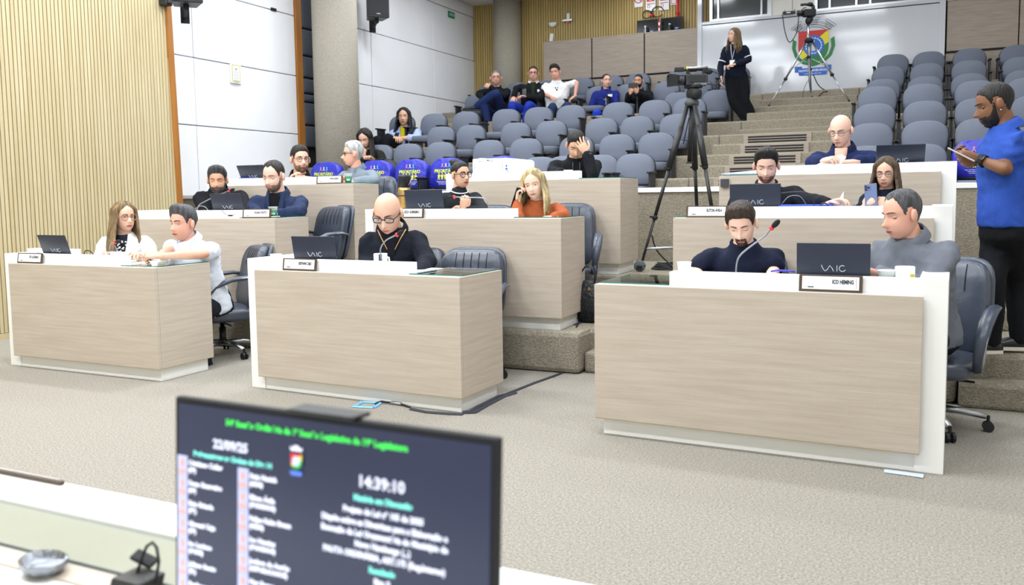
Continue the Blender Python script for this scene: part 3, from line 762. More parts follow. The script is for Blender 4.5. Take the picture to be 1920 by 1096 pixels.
    if collar in ('shirt', 'polo', 'lapel', 'zip'):
        R = []
        for q, rr in ((-.012, .072), (.008, .066), (.030, .063), (.034, .068), (.012, .079), (-.016, .088)):
            ring = []
            for i in range(21):
                t = -2.72 + 5.44 * i / 20            # opens at the front
                dr = -.030 * (1 + math.cos(t * 1.0)) * 0 - .020 * max(0, math.cos(t - pi)) * 0
                fr = (abs(t) / 2.72) ** 3
                ring.append(N + nd * (q - fr * .02) * k - ny * math.cos(t) * rr * k * 1.02 + nx * math.sin(t) * rr * k * 1.08 + ny * fr * .012 * k)
            R.append(ring)
        cb.rings(R, cap=False, close=False); cb.v = [tuple(Vector(v) - O) for v in cb.v]
        cb.build('collar', cloth_m(coll or top), root, True)
    elif collar == 'crew':
        cb.tube([N + nd * (.006 - .018 * max(0, -math.cos(t))) * k - ny * math.cos(t) * .066 * k + nx * math.sin(t) * .068 * k + ny * .004 * k for t in [2 * pi * i / 24 for i in range(25)]], .010 * k, 7)
        cb.v = [tuple(Vector(v) - O) for v in cb.v]; cb.build('collar', cloth_m(coll or top), root, True)
    if inner:
        ib = MB(); R = []
        def chest(r, q, off):
            b_ = float(np.interp(q, [t[0] for t in TORSO], [t[2] for t in TORSO])) * (belly if q > .2 else 1 + (belly - 1) * .4); a_ = float(np.interp(q, [t[0] for t in TORSO], [t[1] for t in TORSO])) * sh
            return N - sp * q * k + sf * ((.012 + b_ * math.sqrt(max(0, 1 - (r / a_) ** 2))) * k + .006 * k + off) + Rt * r * k
        V_ = [(-.004, .044), (.03, .043), (.07, .037), (.11, .030), (.16, .021), (.21, .011), (.235, .002)]
        for q, w_ in V_:
            R.append([chest(x * w_, q, .009 + .004 * (1 - abs(x))) for x in (-1, -.5, 0, .5, 1)] + [chest(x * w_, q, -.02) for x in (1, 0, -1)])
        ib.rings(R)
        if collar == 'lapel':
            for s in (1, -1):
                lb = MB(); LR = []
                for q, w_ in V_:
                    e_ = {-.004: .02, .03: .028, .07: .040, .11: .042, .16: .034, .21: .022, .235: .014}[q]
                    LR.append([chest(s * w_, q, .012), chest(s * (w_ + e_), q, .016), chest(s * (w_ + e_), q, .006), chest(s * w_, q, .002)])
                lb.rings(LR); lb.v = [tuple(Vector(v) - O) for v in lb.v]; lb.build('lapel', cloth_m(top), root, True)
        ib.v = [tuple(Vector(v) - O) for v in ib.v]; ib.build('inner_shirt', cloth_m(inner) if inner != 'skin' else sk, root, True)
    # hair
    if hair:
        hm = hair_m(hairc); base = {'buzz': 'short', 'crop': 'recede', 'bun': 'tied', 'tied': 'tied'}.get(hair, hair)
        if base in ('long', 'wavy'): base = 'long'
        xs, zs = zip(*HAIRLINES[base if base in HAIRLINES else 'short'])
        zl = np.interp(HPHI, xs, zs); m = P[:, 2] - zl
        th = {'short': .016, 'buzz': .004, 'crop': .008, 'long': .016, 'tied': .009, 'bun': .009, 'recede': .01, 'quiff': .016, 'wavy': .018, 'white': .018}.get(hair, .014)
        topf = np.clip(P[:, 2] / .09, 0, 1); t = th * np.clip(m / .02, -.3, 1) * (.16 + 1.0 * topf ** 1.3)
        if hair in ('quiff',): t += .026 * np.clip(m / .02, 0, 1) * np.exp(-((P[:, 1] - .055) / .05) ** 2) * topf
        ph = np.arctan2(P[:, 0], P[:, 1])
        t += np.clip(np.hypot(P[:, 0], P[:, 1]) / .035 - .3, 0, 1) * th * .22 * np.sin(ph * 17 + P[:, 2] * 60) * np.clip(m / .03, 0, 1) * (.5 + .5 * np.sin(P[:, 2] * 90 + ph * 5))
        t = np.where(m < 0, -.004, t + .001)
        nrm_ = P / np.linalg.norm(P, axis=1)[:, None]; Q = P + nrm_ * t[:, None]
        keep = [f for f in HF if max(m[i] for i in f) > -.004]
        used = sorted({i for f in keep for i in f}); idx = {v: i for i, v in enumerate(used)}
        b = MB(); b.add([hw(*Q[i]) - O for i in used], [tuple(idx[i] for i in f) for f in keep])
        if hair == 'bun':
            b.ball(hw(0, -.085, .105) - O, (.042, .042, .038), 14, HM); b.ball(hw(.012, -.11, .12) - O, (.028, .028, .024), 10, HM)
        if hair in ('long', 'wavy'):
            ln = hat
            for i in range(46):
                az = 1.12 + (2 * pi - 2.24) * i / 45 + random.uniform(-.03, .03)
                q = lambda la, rr: (math.sin(az) * math.cos(la) * .084 * rr, math.cos(az) * math.cos(la) * .098 * rr - .006, math.sin(la) * .105 * rr + .012)
                p0, p1, p2 = hw(*q(1.0, 1.05)), hw(*q(.45, 1.10)), hw(*q(-.1, 1.08))
                out = (p2 - H); out.z = 0; out = out.normalized()
                L = ln * k * random.uniform(.85, 1.05); wv = .012 * k if hair == 'wavy' else .004 * k; fo = max(0, out.dot(F))
                ff = .10 * max(0, math.cos(az * .5) ** 2 if az < pi else math.cos((2 * pi - az) * .5) ** 2) * k
                p3 = p2 - Z * L * .32 + out * .014 * k + F * ff * .3; p4 = p2 - Z * L * .66 + out * .030 * k + F * ff * .8; p5 = p2 - Z * L + out * .02 * k + F * ff
                pts = []
                ctl = [p0, p1, p2, p3, p4, p5]
                for s in range(16):
                    u_ = s / 15 * 4.999; i0 = int(u_); f_ = u_ - i0
                    pts.append(ctl[i0].lerp(ctl[i0 + 1], f_) + Vector((math.sin(s * 1.3 + i * 2), math.cos(s * 1.1 + i), 0)) * wv * (s / 15))
                r0 = .0125 * k
                b.tube([p - O for p in pts], [r0 * (.5 if s == 0 else (1 if s < 11 else 1 - (s - 10) / 6.5)) for s in range(16)], 6)
        b.build('hair', hm, root, True)
    if beard:
        bz = {'full': -.030, 'goatee': -.05, 'stubble': -.03, 'long': -.030}[beard]; tt = {'full': .007, 'goatee': .007, 'stubble': .0016, 'long': .010}[beard]
        x_, z_ = P[:, 0], P[:, 2]
        if beard == 'goatee':
            m = np.minimum(.030 - np.abs(x_), -.046 - z_) * 2
            m = np.where((z_ > -.078) & (z_ < -.054) & (np.abs(x_) < .021), -.01, m)
        else:
            line = np.where(HPHI < .55, -.047, np.interp(HPHI, [.55, .9, 1.15, 1.35], [-.055, -.05, -.02, .015]))
            m = np.minimum(line - z_, (1.42 - HPHI) * .06); m = np.minimum(m, (z_ + .13) * 1)
            m = np.where((z_ > -.074) & (z_ < -.057) & (np.abs(x_) < .021), -.01, m)
        t = np.where(m < 0, -.003, tt * np.clip(m / .015, 0.15, 1) + .0007)
        if beard == 'long': t += .022 * np.exp(-(x_ / .03) ** 2 - ((z_ + .11) / .025) ** 2) * (m > 0)
        nrm_ = P / np.linalg.norm(P, axis=1)[:, None]; Q = P + nrm_ * t[:, None]; keep = [f for f in HF if max(m[i] for i in f) > -.002 and P[f[0], 1] > -.02]
        used = sorted({i for f in keep for i in f}); idx = {v: i for i, v in enumerate(used)}
        b = MB(); b.add([hw(*Q[i]) - O for i in used], [tuple(idx[i] for i in f) for f in keep]); b.build('beard', hair_m(beardc or hairc), root, True)
    if glasses:
        b = MB(); lb = MB(); w_, h_ = {'round': (.023, .021), 'rect': (.026, .015), 'big': (.026, .023), 'thin': (.024, .017)}[glasses]; rr = .0019 if glasses in ('thin', 'round') else .0030
        yf = max(surf_y(P, s * .034, z) for s in (1, -1) for z in (-.012, .014)) + .012; p_ = .62 if glasses == 'rect' else .95
        for s in (1, -1):
            C = [hw(s * .034 + w_ * math.copysign(abs(math.cos(t)) ** p_, math.cos(t)), yf - abs(math.cos(t)) * .002, .001 + h_ * math.copysign(abs(math.sin(t)) ** p_, math.sin(t))) - O for t in [2 * pi * i / 20 for i in range(21)]]
            b.tube(C, rr * k, 6); lb.add(C[:20], [tuple(range(20))])
            b.tube([hw(s * (.034 + w_), yf - .002, .006) - O, hw(s * .072, .05, .008) - O, hw(s * .080, -.005, .006) - O, hw(s * .079, -.028, -.008) - O], rr * k, 6)
        b.tube([hw(-.012, yf, .004) - O, hw(0, yf + .002, .007) - O, hw(.012, yf, .004) - O], rr * k, 6)
        gl = b.build('glasses', mat('frame_' + gcol, gcol, .35), root, True); lb.build('lens', LENS, gl)
    info = dict(root=root, O=O, H=H, hw=hw, HM=HM, k=k, N=N, sp=sp, sf=sf, F=F, Rt=Rt, A=A, nd=nd, HPc=Pv, KN=KN, AN=AN)
    PEOPLE.append(info); return info

def run_jobs():
    tmp = []
    for mb, vox, sm, name, mats, root, O, extra, amp in JOBS:
        me = mb.mesh('tmp', []) if False else D.meshes.new('tmp'); me.from_pydata([tuple(v) for v in mb.v], [], mb.f); o = D.objects.new('tmp', me); COL.objects.link(o)
        r = o.modifiers.new('r', 'REMESH'); r.mode = 'VOXEL'; r.voxel_size = vox; r.use_smooth_shade = True
        s = o.modifiers.new('s', 'SMOOTH'); s.iterations = sm; s.factor = .5
        tmp.append(o)
    dg = bpy.context.evaluated_depsgraph_get(); dg.update()
    for o, (mb, vox, sm, name, mats, root, O, extra, amp) in zip(tmp, JOBS):
        ev = o.evaluated_get(dg).to_mesh()
        n = len(ev.vertices); co = np.empty(n * 3, 'f'); ev.vertices.foreach_get('co', co); co = co.reshape(-1, 3)
        if amp:
            no = np.empty(n * 3, 'f'); ev.vertices.foreach_get('normal', no); no = no.reshape(-1, 3)
            off = Vector((root.location.x * 3, root.location.y * 5, 0))
            dsp = np.array([noise.noise(Vector((c[0] * 11, c[1] * 11, c[2] * 7)) + off) + 1.1 * (.25 - abs(noise.noise(Vector((c[0] * 15 + c[2] * 9, c[1] * 15 - c[2] * 6, c[2] * 17)) + off))) for c in co.tolist()], 'f')
            co = co + no * (dsp * amp)[:, None]
        nf = len(ev.polygons); li = np.empty(len(ev.loops), 'i'); ev.loops.foreach_get('vertex_index', li)
        ls = np.empty(nf, 'i'); ev.polygons.foreach_get('loop_start', ls); lt = np.append(ls[1:], len(li))
        faces = [tuple(li[s_:e_]) for s_, e_ in zip(ls.tolist(), lt.tolist())]; mi = [0] * nf
        V = (co - np.array(O)).tolist()
        if extra:
            V += [tuple(Vector(v) - O) for v in extra.v]; faces += [tuple(i + n for i in f) for f in extra.f]; mi += extra.m
        me = D.meshes.new(name); me.from_pydata(V, [], faces)
        for m in mats: me.materials.append(m)
        me.polygons.foreach_set('material_index', mi); me.polygons.foreach_set('use_smooth', [True] * len(faces)); me.update()
        ob = D.objects.new(name, me); COL.objects.link(ob); ob.parent = root
        o.evaluated_get(dg).to_mesh_clear()
    for o in tmp:
        m = o.data; D.objects.remove(o); D.meshes.remove(m)
# ------------------------------------------------------------------ the people in the hall
def upx(n, px, v):
    """u on desk n where the vertical line through pixel column px meets depth v"""
    r = at(px, 500, Y=1.0); x, y, z0, yaw, Wd, s = DESK[n]
    o = dpt(n, 0, v, 0); ux, uy = s * math.cos(yaw), s * math.sin(yaw)
    return (o.y * r.x - o.x * r.y) / (ux * r.y - uy * r.x)
def dyaw(n): return DESK[n][3]

p1 = person('woman with long blonde hair, gold-rimmed glasses and white cardigan at left front desk', (233, 407), 56, 4.68, a=.55, ha=1.32, hp=.02, sh=.95, skin='light', hair='long', hairc='8f744f', hat=.36,
       top='e4e2de', wr=(196, 486, -.2), wl=(262, 480, -.22), glasses='big', gcol='8a6a3a', inner='22222c', collar=None, lipc='b8605c')
p2 = person('grey-haired man in white short-sleeved shirt leaning on clasped hands', (343, 419), 64, 4.60, a=.05, ha=-.02, hp=.05, sh=1.12, belly=1.25, skin='red', hair='quiff', hairc='55555a', top='dde3f0', sleeve='short',
       collar='shirt', nup=.02, coll='c2d0ea', wr=(300, 477, -.27), er=(322, 465, .05), wl=(300, 480, -.30), el=(382, 476, -.10), hr_=dict(d=(-.9, -.3, .1), n=(.1, .2, -1), curl=.9), hl_=dict(d=(-.92, -.25, .08), n=(0, .35, -1), curl=.75), lean=.2, pants='20222c', beardc='3c3a3a')
p3 = person('bald man with black glasses in dark zip jacket looking down', (727, 400), 78, 4.66, a=.50, ha=.22, hp=.50, sh=.86, belly=1.1, skin='light', top='171a24', wr=(700, 512, -.22), er=(688, 490, .0), wl=(786, 514, -.2), el=(800, 492, .03), glasses='rect', collar='zip', nup=.03, lids=True, hairc='3a2c26', inner='12131a')
p4 = person('young man in navy T-shirt with brown hair and goatee looking down', (1390, 420), 79, 4.62, a=.12, ha=.04, hp=.48, hr=-.06, sh=1.06, skin='pale', hair='quiff', hairc='3a2a20', beard='goatee', beardc='5a4030', top='171c30', sleeve='short', collar='crew',
       wr=(1318, 528, -.12), er=(1303, 505, .02), wl=(1440, 530, -.14), el=(1452, 505, .02), lids=True)
p5 = person('heavy man with short grey hair in grey shirt reading his laptop', (1690, 402), 92, 4.50, a=-.45, ha=-.92, hp=.22, sh=1.12, belly=1.3, skin='red', hair='crop', hairc='57555a', top='6a6e78', collar='shirt', wr=(1598, 516, -.22), er=(1690, 540, -.02), wl=(1642, 512, -.26), el=(1738, 540, -.12), nup=.02, lids=True, jaw=1.12, lean=.16)
p6 = person('man with grey quiff and long beard in black sweater behind second row laptop', (408, 338), 50, 5.90, a=.55, ha=.62, hp=.16, sh=1.15, belly=1.1, skin='tan', hair='quiff', hairc='3c3d40', beard='long', beardc='45413f', top='15161b', collar='crew', nup=.06, wr=(420, 402, -.2), wl=(462, 398, -.2), lids=True)
p7 = person('man with moustache and slicked dark hair in navy blazer', (513, 331), 58, 5.86, a=.35, ha=.12, hp=.24, sh=1.1, skin='pale', hair='recede', hairc='2f2825', beard='stubble', beardc='8f6f5f', top='25304c', collar='lapel', inner='101116', wr=(486, 401, -.22), er=(474, 392, -.02), wl=(520, 400, -.25), el=(560, 398, -.08), hr_=dict(curl=.7), lids=True, nfold='j')
p8 = person('woman with dark hair bun, round black glasses and red lipstick', (864, 328), 50, 5.95, a=.75, ha=1.12, hp=.0, sh=.95, skin='olive', hair='bun', hairc='1d1715', top='24272c', collar='turtle', glasses='big', gcol='15110f', lipc='c01f2a',
       wr=(845, 398, -.15), wl=(868, 392, -.24), el=(908, 398, -.05), hl_=dict(d=(.35, -.2, .9), n=(-.6, .5, 0), curl=.8))
p9 = person('blonde woman in rust ribbed sweater holding a phone to her ear', (1001, 346), 56, 5.78, a=.30, ha=.14, hp=.14, hr=-.16, sh=.98, skin='pale', hair='long', hairc='c9b284', hat=.26, top='9c5230', collar='crew',
       wr=(969, 379, -.07), er=(973, 412, -.17), wl=(1040, 408, -.22), el=(1058, 404, -.05), hr_=dict(d=(.15, .0, 1), n=(.9, .2, .0), curl=.7), hl_=dict(d=(-1, -.2, 0), n=(0, 0, -1)), lipc='b06a64', face_w=1.04)
p10 = person('dark-haired man in black shirt behind the laptop of the second row right desk', (1437, 311), 64, 5.95, a=.16, ha=.12, hp=.34, sh=1.12, belly=1.1, skin='pale', hair='quiff', hairc='211b19', beard='stubble', beardc='8a6654', top='1b1d24', collar='crew', wr=(1400, 392, -.2), wl=(1555, 381, -.22), el=(1512, 376, -.03), hl_=dict(d=(.85, -.3, .25), n=(.2, -.2, -1), curl=.5), lids=True)
p11 = person('woman with streaked long hair and thin glasses holding a blue phone', (1661, 324), 56, 6.02, a=-.12, ha=-.16, hp=.18, sh=.92, skin='light', hair='long', hairc='5d4a35', hat=.26, top='1b2032', glasses='round', gcol='5a4a44', collar=None,
       wr=(1618, 386, -.22), er=(1612, 398, -.03), wl=(1668, 388, -.20), el=(1690, 398, -.03), hr_=dict(d=(.8, -.1, .6), n=(.3, .6, -.3), curl=.9), hl_=dict(d=(-.8, -.1, .6), n=(-.3, .6, -.3), curl=.9), lipc='b4625e', lids=True)
p12 = person('dark-haired man with round glasses in black polo at third row left desk', (563, 299), 50, 6.95, a=.7, ha=1.02, hp=.03, sh=1.1, belly=1.1, skin='light', hair='short', hairc='1d1818', beard='stubble', beardc='96745f', top='14151a', collar='polo', glasses='round', gcol='2a2420', inner='skin', wr=(540, 345, -.2), wl=(590, 345, -.2), jaw=1.08)
p13 = person('white-haired man with glasses in grey-blue shirt turned to his left neighbour', (661, 289), 46, 6.92, a=-.1, ha=-.80, hp=.02, sh=1.1, belly=1.1, skin='red', hair='white', hairc='c9c9cc', top='79838f', collar='shirt', coll='65707e', glasses='rect', gcol='1c1c20', wr=(640, 344, -.22), wl=(664, 340, -.24), el=(702, 338, -.06), hl_=dict(d=(-1, -.2, .1), n=(0, .2, -1), curl=.8))
p14 = person('man in black hoodie with one hand on his forehead', (1080, 272), 50, 6.98, a=.45, ha=.42, hp=.62, sh=1.12, skin='olive', hair='short', hairc='171315', top='15171c', collar='crew', wl=(1101, 287, -.10), el=(1112, 328, -.12), wr=(1056, 324, -.28), er=(1036, 322, -.06),
       hl_=dict(d=(-.55, -.10, .8), n=(-.1, .95, .1), curl=.25, spread=.3), hr_=dict(d=(.9, -.3, 0), n=(0, 0, -1)), lids=True, lean=.2)
p15 = person('bald man with thin glasses in navy shirt reading white papers', (1576, 245), 60, 7.05, a=-.1, ha=-.28, hp=.34, sh=1.1, skin='pale', top='1e2850', collar='shirt', coll='1a2142', glasses='thin', gcol='6a6460', inner='skin', wr=(1542, 301, -.24), er=(1522, 304, .0), wl=(1604, 303, -.22), el=(1640, 304, .0), hr_=dict(d=(.5, -.3, .1), n=(.2, .3, -1), curl=.7), hl_=dict(d=(-1, -.2, 0), n=(0, 0, -1), curl=.4), lids=True, hairc='8a7868')
fm = at(1850, 664, Z=T2)
p16 = person('standing man in royal blue polo and black jeans looking at his phone', (1864, 196), 82, 5.42, a=-1.25, ha=-1.42, hp=.30, sh=1.2, belly=1.02, skin='brown', hair='buzz', hairc='15110f', beard='full', beardc='17110e', top='2f4fa6', sleeve='short', collar='polo', pants='15161a', legs='stand', drop=.56, lean=.02,
       wr=(1838, 300, -.14), er=(1888, 318, -.22), wl=(1830, 296, .05), el=(1900, 312, .2), hr_=dict(d=(-1, .1, .25), n=(.1, .8, .4), curl=.85), hl_=dict(d=(-1, -.1, .3), n=(.1, -.6, .6), curl=.8), floorz=T2,
       knees=[(1862, 520, -.05), (1905, 520, .14)], ankles=[(1858, 640, -.02), (1912, 634, .12)], toes=[(1812, 655, -.06), (1868, 648, .1)], lids=True, shoes='1c1e24', sole='d8d2c6')
p17 = person('girl with long straight dark hair leaning forward in dark green jacket', (684, 260), 36, 10.15, a=.35, ha=.2, hp=.45, sh=.9, skin='light', hair='long', hairc='211917', hat=.38, top='24281f', wr=(682, 296, -.18), wl=(700, 300, -.2), lean=.3, lids=True, hr_=dict(d=(0, -.2, 1), n=(0, 1, 0), curl=.9))
p18 = person('woman with long black hair in light blue shirt seated in the fourth row', (757, 219), 33, 11.75, a=.25, ha=.38, hp=.05, sh=1.05, belly=1.1, skin='olive', hair='long', hairc='15131a', hat=.34, top='a9b8e6', sleeve='roll', inner='c8b820', wr=(744, 258, -.3), er=(738, 254, -.08), wl=(748, 259, -.3), el=(782, 258, -.08), knees=[(706, 262, -.42), (726, 258, -.40)], ankles=[(730, 290, -.35), (716, 300, -.5)], pants='15161c', lipc='a84a48', hl_=dict(d=(-1, -.2, .2), n=(0, .3, -1)))
p19 = person('smiling grey-haired man with crossed legs in jeans and black sweater', (930, 146), 29, 14.3, a=.2, ha=.45, hp=.05, sh=1.0, skin='red', hair='buzz', hairc='8a8a8a', top='16191d', glasses='thin', gcol='6a6a70', collar='crew', wr=(906, 186, -.3), er=(898, 176, -.05), wl=(918, 163, -.18), el=(948, 180, -.1), pants='22305e',
       knees=[(908, 197, -.5), (930, 175, -.5)], ankles=[(914, 227, -.5), (893, 199, -.55)], toes=[(907, 232, -.6), (878, 201, -.6)], smile=True, hl_=dict(d=(-.8, .2, .4), n=(0, .8, -.4), curl=.6))
p20 = person('smiling man with glasses in black jacket and green sweater holding a phone', (1000, 138), 28, 14.3, a=.35, ha=.38, hp=.05, sh=1.2, belly=1.3, skin='red', hair='buzz', hairc='2a2422', top='191a1e', glasses='rect', gcol='1a1a20', collar='shirt', coll='dfe3ee', inner='22301f', wr=(963, 182, -.25), er=(968, 166, -.05), wl=(986, 181, -.3), el=(1012, 184, -.1), pants='2238a0', knees=[(960, 197, -.5), (992, 197, -.5)], ankles=[(962, 228, -.5), (984, 228, -.5)], smile=True)
p21 = person('smiling dark-haired man in white printed T-shirt with one hand on his hip', (1041, 136), 28, 14.35, a=.30, ha=.1, hp=.12, hr=-.12, sh=1.15, belly=1.2, skin='red', hair='quiff', hairc='2a2524', top='eeeef0', sleeve='short', collar='crew', wr=(1034, 182, -.25), er=(1024, 178, -.02), wl=(1078, 180, -.1), el=(1082, 155, .0), pants='25385a', knees=[(1036, 200, -.5), (1064, 198, -.5)], ankles=[(1030, 230, -.5), (1060, 230, -.5)], smile=True, hl_=dict(d=(-.7, -.3, -.5), n=(0, .3, -1)))
p22 = person('short-haired man in royal blue hoodie with a white name sticker', (1137, 152), 26, 14.3, a=.3, ha=.68, hp=-.03, sh=1.1, skin='light', hair='crop', hairc='2a201c', top='222c78', collar='crew', wr=(1118, 208, -.25), wl=(1140, 206, -.3), pants='2444c0', knees=[(1118, 212, -.5), (1140, 210, -.5)])
p23 = person('bearded man in black sweater photographing with his phone', (1197, 152), 26, 14.3, a=.1, ha=.05, hp=.08, sh=1.1, skin='tan', hair='buzz', hairc='181414', beard='full', beardc='1a1412', top='17181d', collar='crew', wr=(1181, 176, -.35), er=(1177, 190, -.12), wl=(1196, 174, -.33), el=(1218, 186, -.1), pants='2a4fc4', hr_=dict(d=(.5, -.2, .8), n=(.3, .8, 0), curl=.8), hl_=dict(d=(-.6, -.2, .7), n=(0, .8, 0), curl=.8))
p24 = person('standing woman with wavy streaked hair in dark clothes with a white badge', (1376, 67), 27, 13.35, a=-.05, ha=-.75, hp=-.1, sh=.98, skin='light', hair='wavy', hairc='7a623e', hat=.30, top='151a2c', collar=None, wr=(1352, 146, -.15), er=(1351, 124, .0), wl=(1376, 121, -.22), el=(1404, 112, .05), legs='stand', pants='101116', legw=1.35, drop=.5, floorz=FK[4],
       knees=[(1376, 190, .0), (1396, 188, .03)], ankles=[(1398, 223, .0), (1412, 223, .05)], toes=[(1388, 229, -.15), (1408, 229, -.1)], shoes='15161c', sole='e8e6e2', hl_=dict(d=(-1, -.2, -.2), n=(0, .3, -1), cl=[.1, .9, .9, .9]), hr_=dict(d=(-.1, -.1, -1), n=(.9, .2, 0), curl=.5))
run_jobs()

# ------------------------------------------------------------------ chairs behind the desks
def chair_at(n, u, v, turn, label):
    p = dpt(n, u, v, 0); chair(p.x, p.y, DESK[n][2], dyaw(n) + turn, label)
q = at(425, 462, Y=5.02); chair(q.x - .02, q.y - .06, 0, -.60, 'dark leather swivel chair under the man in the white short-sleeved shirt')
q = at(745, 470, Y=5.0); chair(q.x, q.y - .02, 0, -.05, 'dark leather swivel chair under the bald man in the zip jacket')
q = at(873, 480, Y=4.98); chair(q.x, q.y - .10, 0, .15, 'empty dark leather swivel chair at the middle front desk beside the glass top')
q = at(1390, 500, Y=5.0); chair(q.x, q.y, 0, .05, 'dark leather swivel chair under the young man in the navy T-shirt')
q = at(1742, 480, Y=4.90); chair(q.x, q.y - .12, 0, -.28, 'dark leather swivel chair under the man in the grey shirt at right')
q = at(586, 385, Y=6.02); chair(q.x, q.y - .08, T2, -.35, 'dark leather swivel chair beside the man in the navy blazer')
q = at(905, 380, Y=6.10); chair(q.x - .02, q.y, T2, .2, 'dark leather swivel chair behind the woman with the hair bun')
q = at(1056, 400, Y=6.05); chair(q.x, q.y - .05, T2, .25, 'dark leather swivel chair behind the woman in the rust sweater')
q = at(1640, 390, Y=6.25); chair(q.x, q.y, T2, -.1, 'dark leather swivel chair of the woman with the blue phone')
q = at(693, 330, Y=7.05); chair(q.x, q.y - .05, T3, .35, 'dark leather swivel chair behind the white-haired man')
# ------------------------------------------------------------------ name plates, laptops, microphones, cups
PLATE_F = mat('dark_wood_frame', '4a3a2c', .5)
def dframe(n, extra=0, tilt=0):
    """axes on desk n seen from the public side: x along the desk to image right, z up, facing the chair-less side"""
    return rotm(0, 0, dyaw(n) + extra)
def plate(n, px, v, name, label, zb=.7605, extra=0.0, w=.265, h=.076):
    u = upx(n, px, v); p = dpt(n, u, v, zb)
    t = thing('name_plate', p, label, 'name plate', None, dyaw(n) + extra)
    R = rotm(-.16, 0, 0); T = R.to_4x4()
    def tb(mb): mb.v = [tuple(R @ Vector(q)) for q in mb.v]; return mb
    tb(MB().bx(-w / 2, w / 2, 0, .008, 0, h)).build('plate_frame', PLATE_F, t, bevel=.0015)
    tb(MB().bx(-w / 2 + .014, w / 2 - .014, -.002, 0, .012, h - .007)).build('plate_card', PAPER, t)
    F3 = R @ Matrix(((1, 0, 0), (0, 0, -1), (0, 1, 0)))
    text(name, .0245, R @ Vector((w / 2 - .036, -.0022, h * .60)), F3, INK, t, align='RIGHT', sx=.62, bold=.0011)
    tb(MB().bx(w / 2 - .0265, w / 2 - .0252, -.0026, -.002, .018, h - .012)).build('print_line', INK, t)
    tb(MB().bx(-w / 2 + .038, -w / 2 + .064, -.0026, -.002, .0185, .0245).bx(-w / 2 + .022, -w / 2 + .036, -.0026, -.002, .022, .0232)).build('print_mark', mat('print_grey_blue', '5a6478', .7), t)
    MB().prism([(-w / 2 + .03, .004, 0), (-w / 2 + .03, .04, 0), (-w / 2 + .03, .012, h * .7)], (0, 0, 0), (.004, 0, 0)).prism([(w / 2 - .034, .004, 0), (w / 2 - .034, .04, 0), (w / 2 - .034, .012, h * .7)], (0, 0, 0), (.004, 0, 0)).build('plate_foot', PLATE_F, t)
plate(1, 55, .030, 'ITO LUCIANO', 'dark framed name plate at the far left end of the left front desk')
plate(2, 560, .030, 'GIOVANI CAJU', 'dark framed name plate on the middle front desk before the laptop')
plate(3, 1557, .030, 'ICO HEMING', 'dark framed name plate on the right front desk under the laptop lid')
plate(4, 484, .030, 'JULIANO SOUTO', 'dark framed name plate before the man in the navy blazer')
plate(5, 766, .030, 'DEZA GUERREIRO', 'dark framed name plate on the second row desk below the golden thermos')
plate(6, 1324, .030, 'ELITON ÁVILA', 'dark framed name plate on the second row right desk near the camera tripod')
plate(7, 622, .030, 'NOR BOENO', 'dark framed name plate of the third row left desk before the white-haired man')

def laptop(n, px, v, label, tilt=.12, extra=0.0, w=.315, logo=True, zb=.7605, h=.198):
    u = upx(n, px, v); p = dpt(n, u, v, zb)
    t = thing('laptop', p, label, 'laptop', None, dyaw(n) + extra)
    MB().bx(-w / 2, w / 2, .0, .24, .0, .016).build('laptop_base', KEYS, t, bevel=.003)
    MB().bx(-w / 2 + .03, w / 2 - .03, .03, .14, .0162, .018).build('keyboard', BLACKM, t)
    R = rotm(tilt, 0, 0)
    def tb(mb): mb.v = [tuple(R @ Vector(q) + Vector((0, 0, .012))) for q in mb.v]; return mb
    tb(MB().bx(-w / 2, w / 2, -.004, .003, 0, h)).build('laptop_lid', LID, t, bevel=.0025)
    tb(MB().bx(-w / 2 + .008, w / 2 - .008, .003, .0036, .014, h - .007)).build('laptop_screen', mat('lit_screen', '9fb2d0', .3, emit=.25), t)
    if logo:
        F3 = R @ Matrix(((1, 0, 0), (0, 0, -1), (0, 1, 0))); c = lambda x, z: R @ Vector((x, -.0048, z)) + Vector((0, 0, .012))
        z0 = .082; s = .95
        mb = MB(); P = [(-.052, z0 + .016), (-.044, z0 - .002), (-.034, z0 - .012), (-.024, z0 - .004), (-.014, z0 + .014), (-.004, z0 + .004), (.004, z0 - .012)]
        mb.tube([c(x * s, z) for x, z in P], .0016, 5); mb.tube([c(.018, z0 + .015), c(.018, z0 - .012)], .0016, 5)
        mb.tube([c(.041 + .0135 * math.cos(a), z0 + .0015 + .0135 * math.sin(a)) for a in [.9 + 5.0 * i / 14 for i in range(15)]], .0016, 5)
        mb.build('lid_logo', mat('silver_logo', 'c9ced8', .35), t)
    return t
laptop(1, 113, .17, 'open dark laptop on the left front desk before the slatted wall', .30, -.05)
laptop(2, 594, .17, 'open dark laptop with silver lettering on the middle front desk', .18, .10)
laptop(3, 1562, .17, 'open dark laptop nearest on the right front desk before the grey-shirted man', .08, 0)
laptop(4, 436, .17, 'open dark laptop before the bearded man in the black sweater', .28, -.05)
laptop(5, 801, .17, 'open dark laptop beside the golden thermos and the woman with the hair bun', .20, 0)
laptop(6, 1415, .17, 'open dark laptop with silver lettering hiding the chin of the man in the black shirt', .10, 0)
laptop(7, 487, .18, 'open dark laptop at the left end of the third row left desk', .45, -.1)
laptop(9, 1682, .18, 'open dark laptop leaning back beside the bald man with the papers', .42, .12)

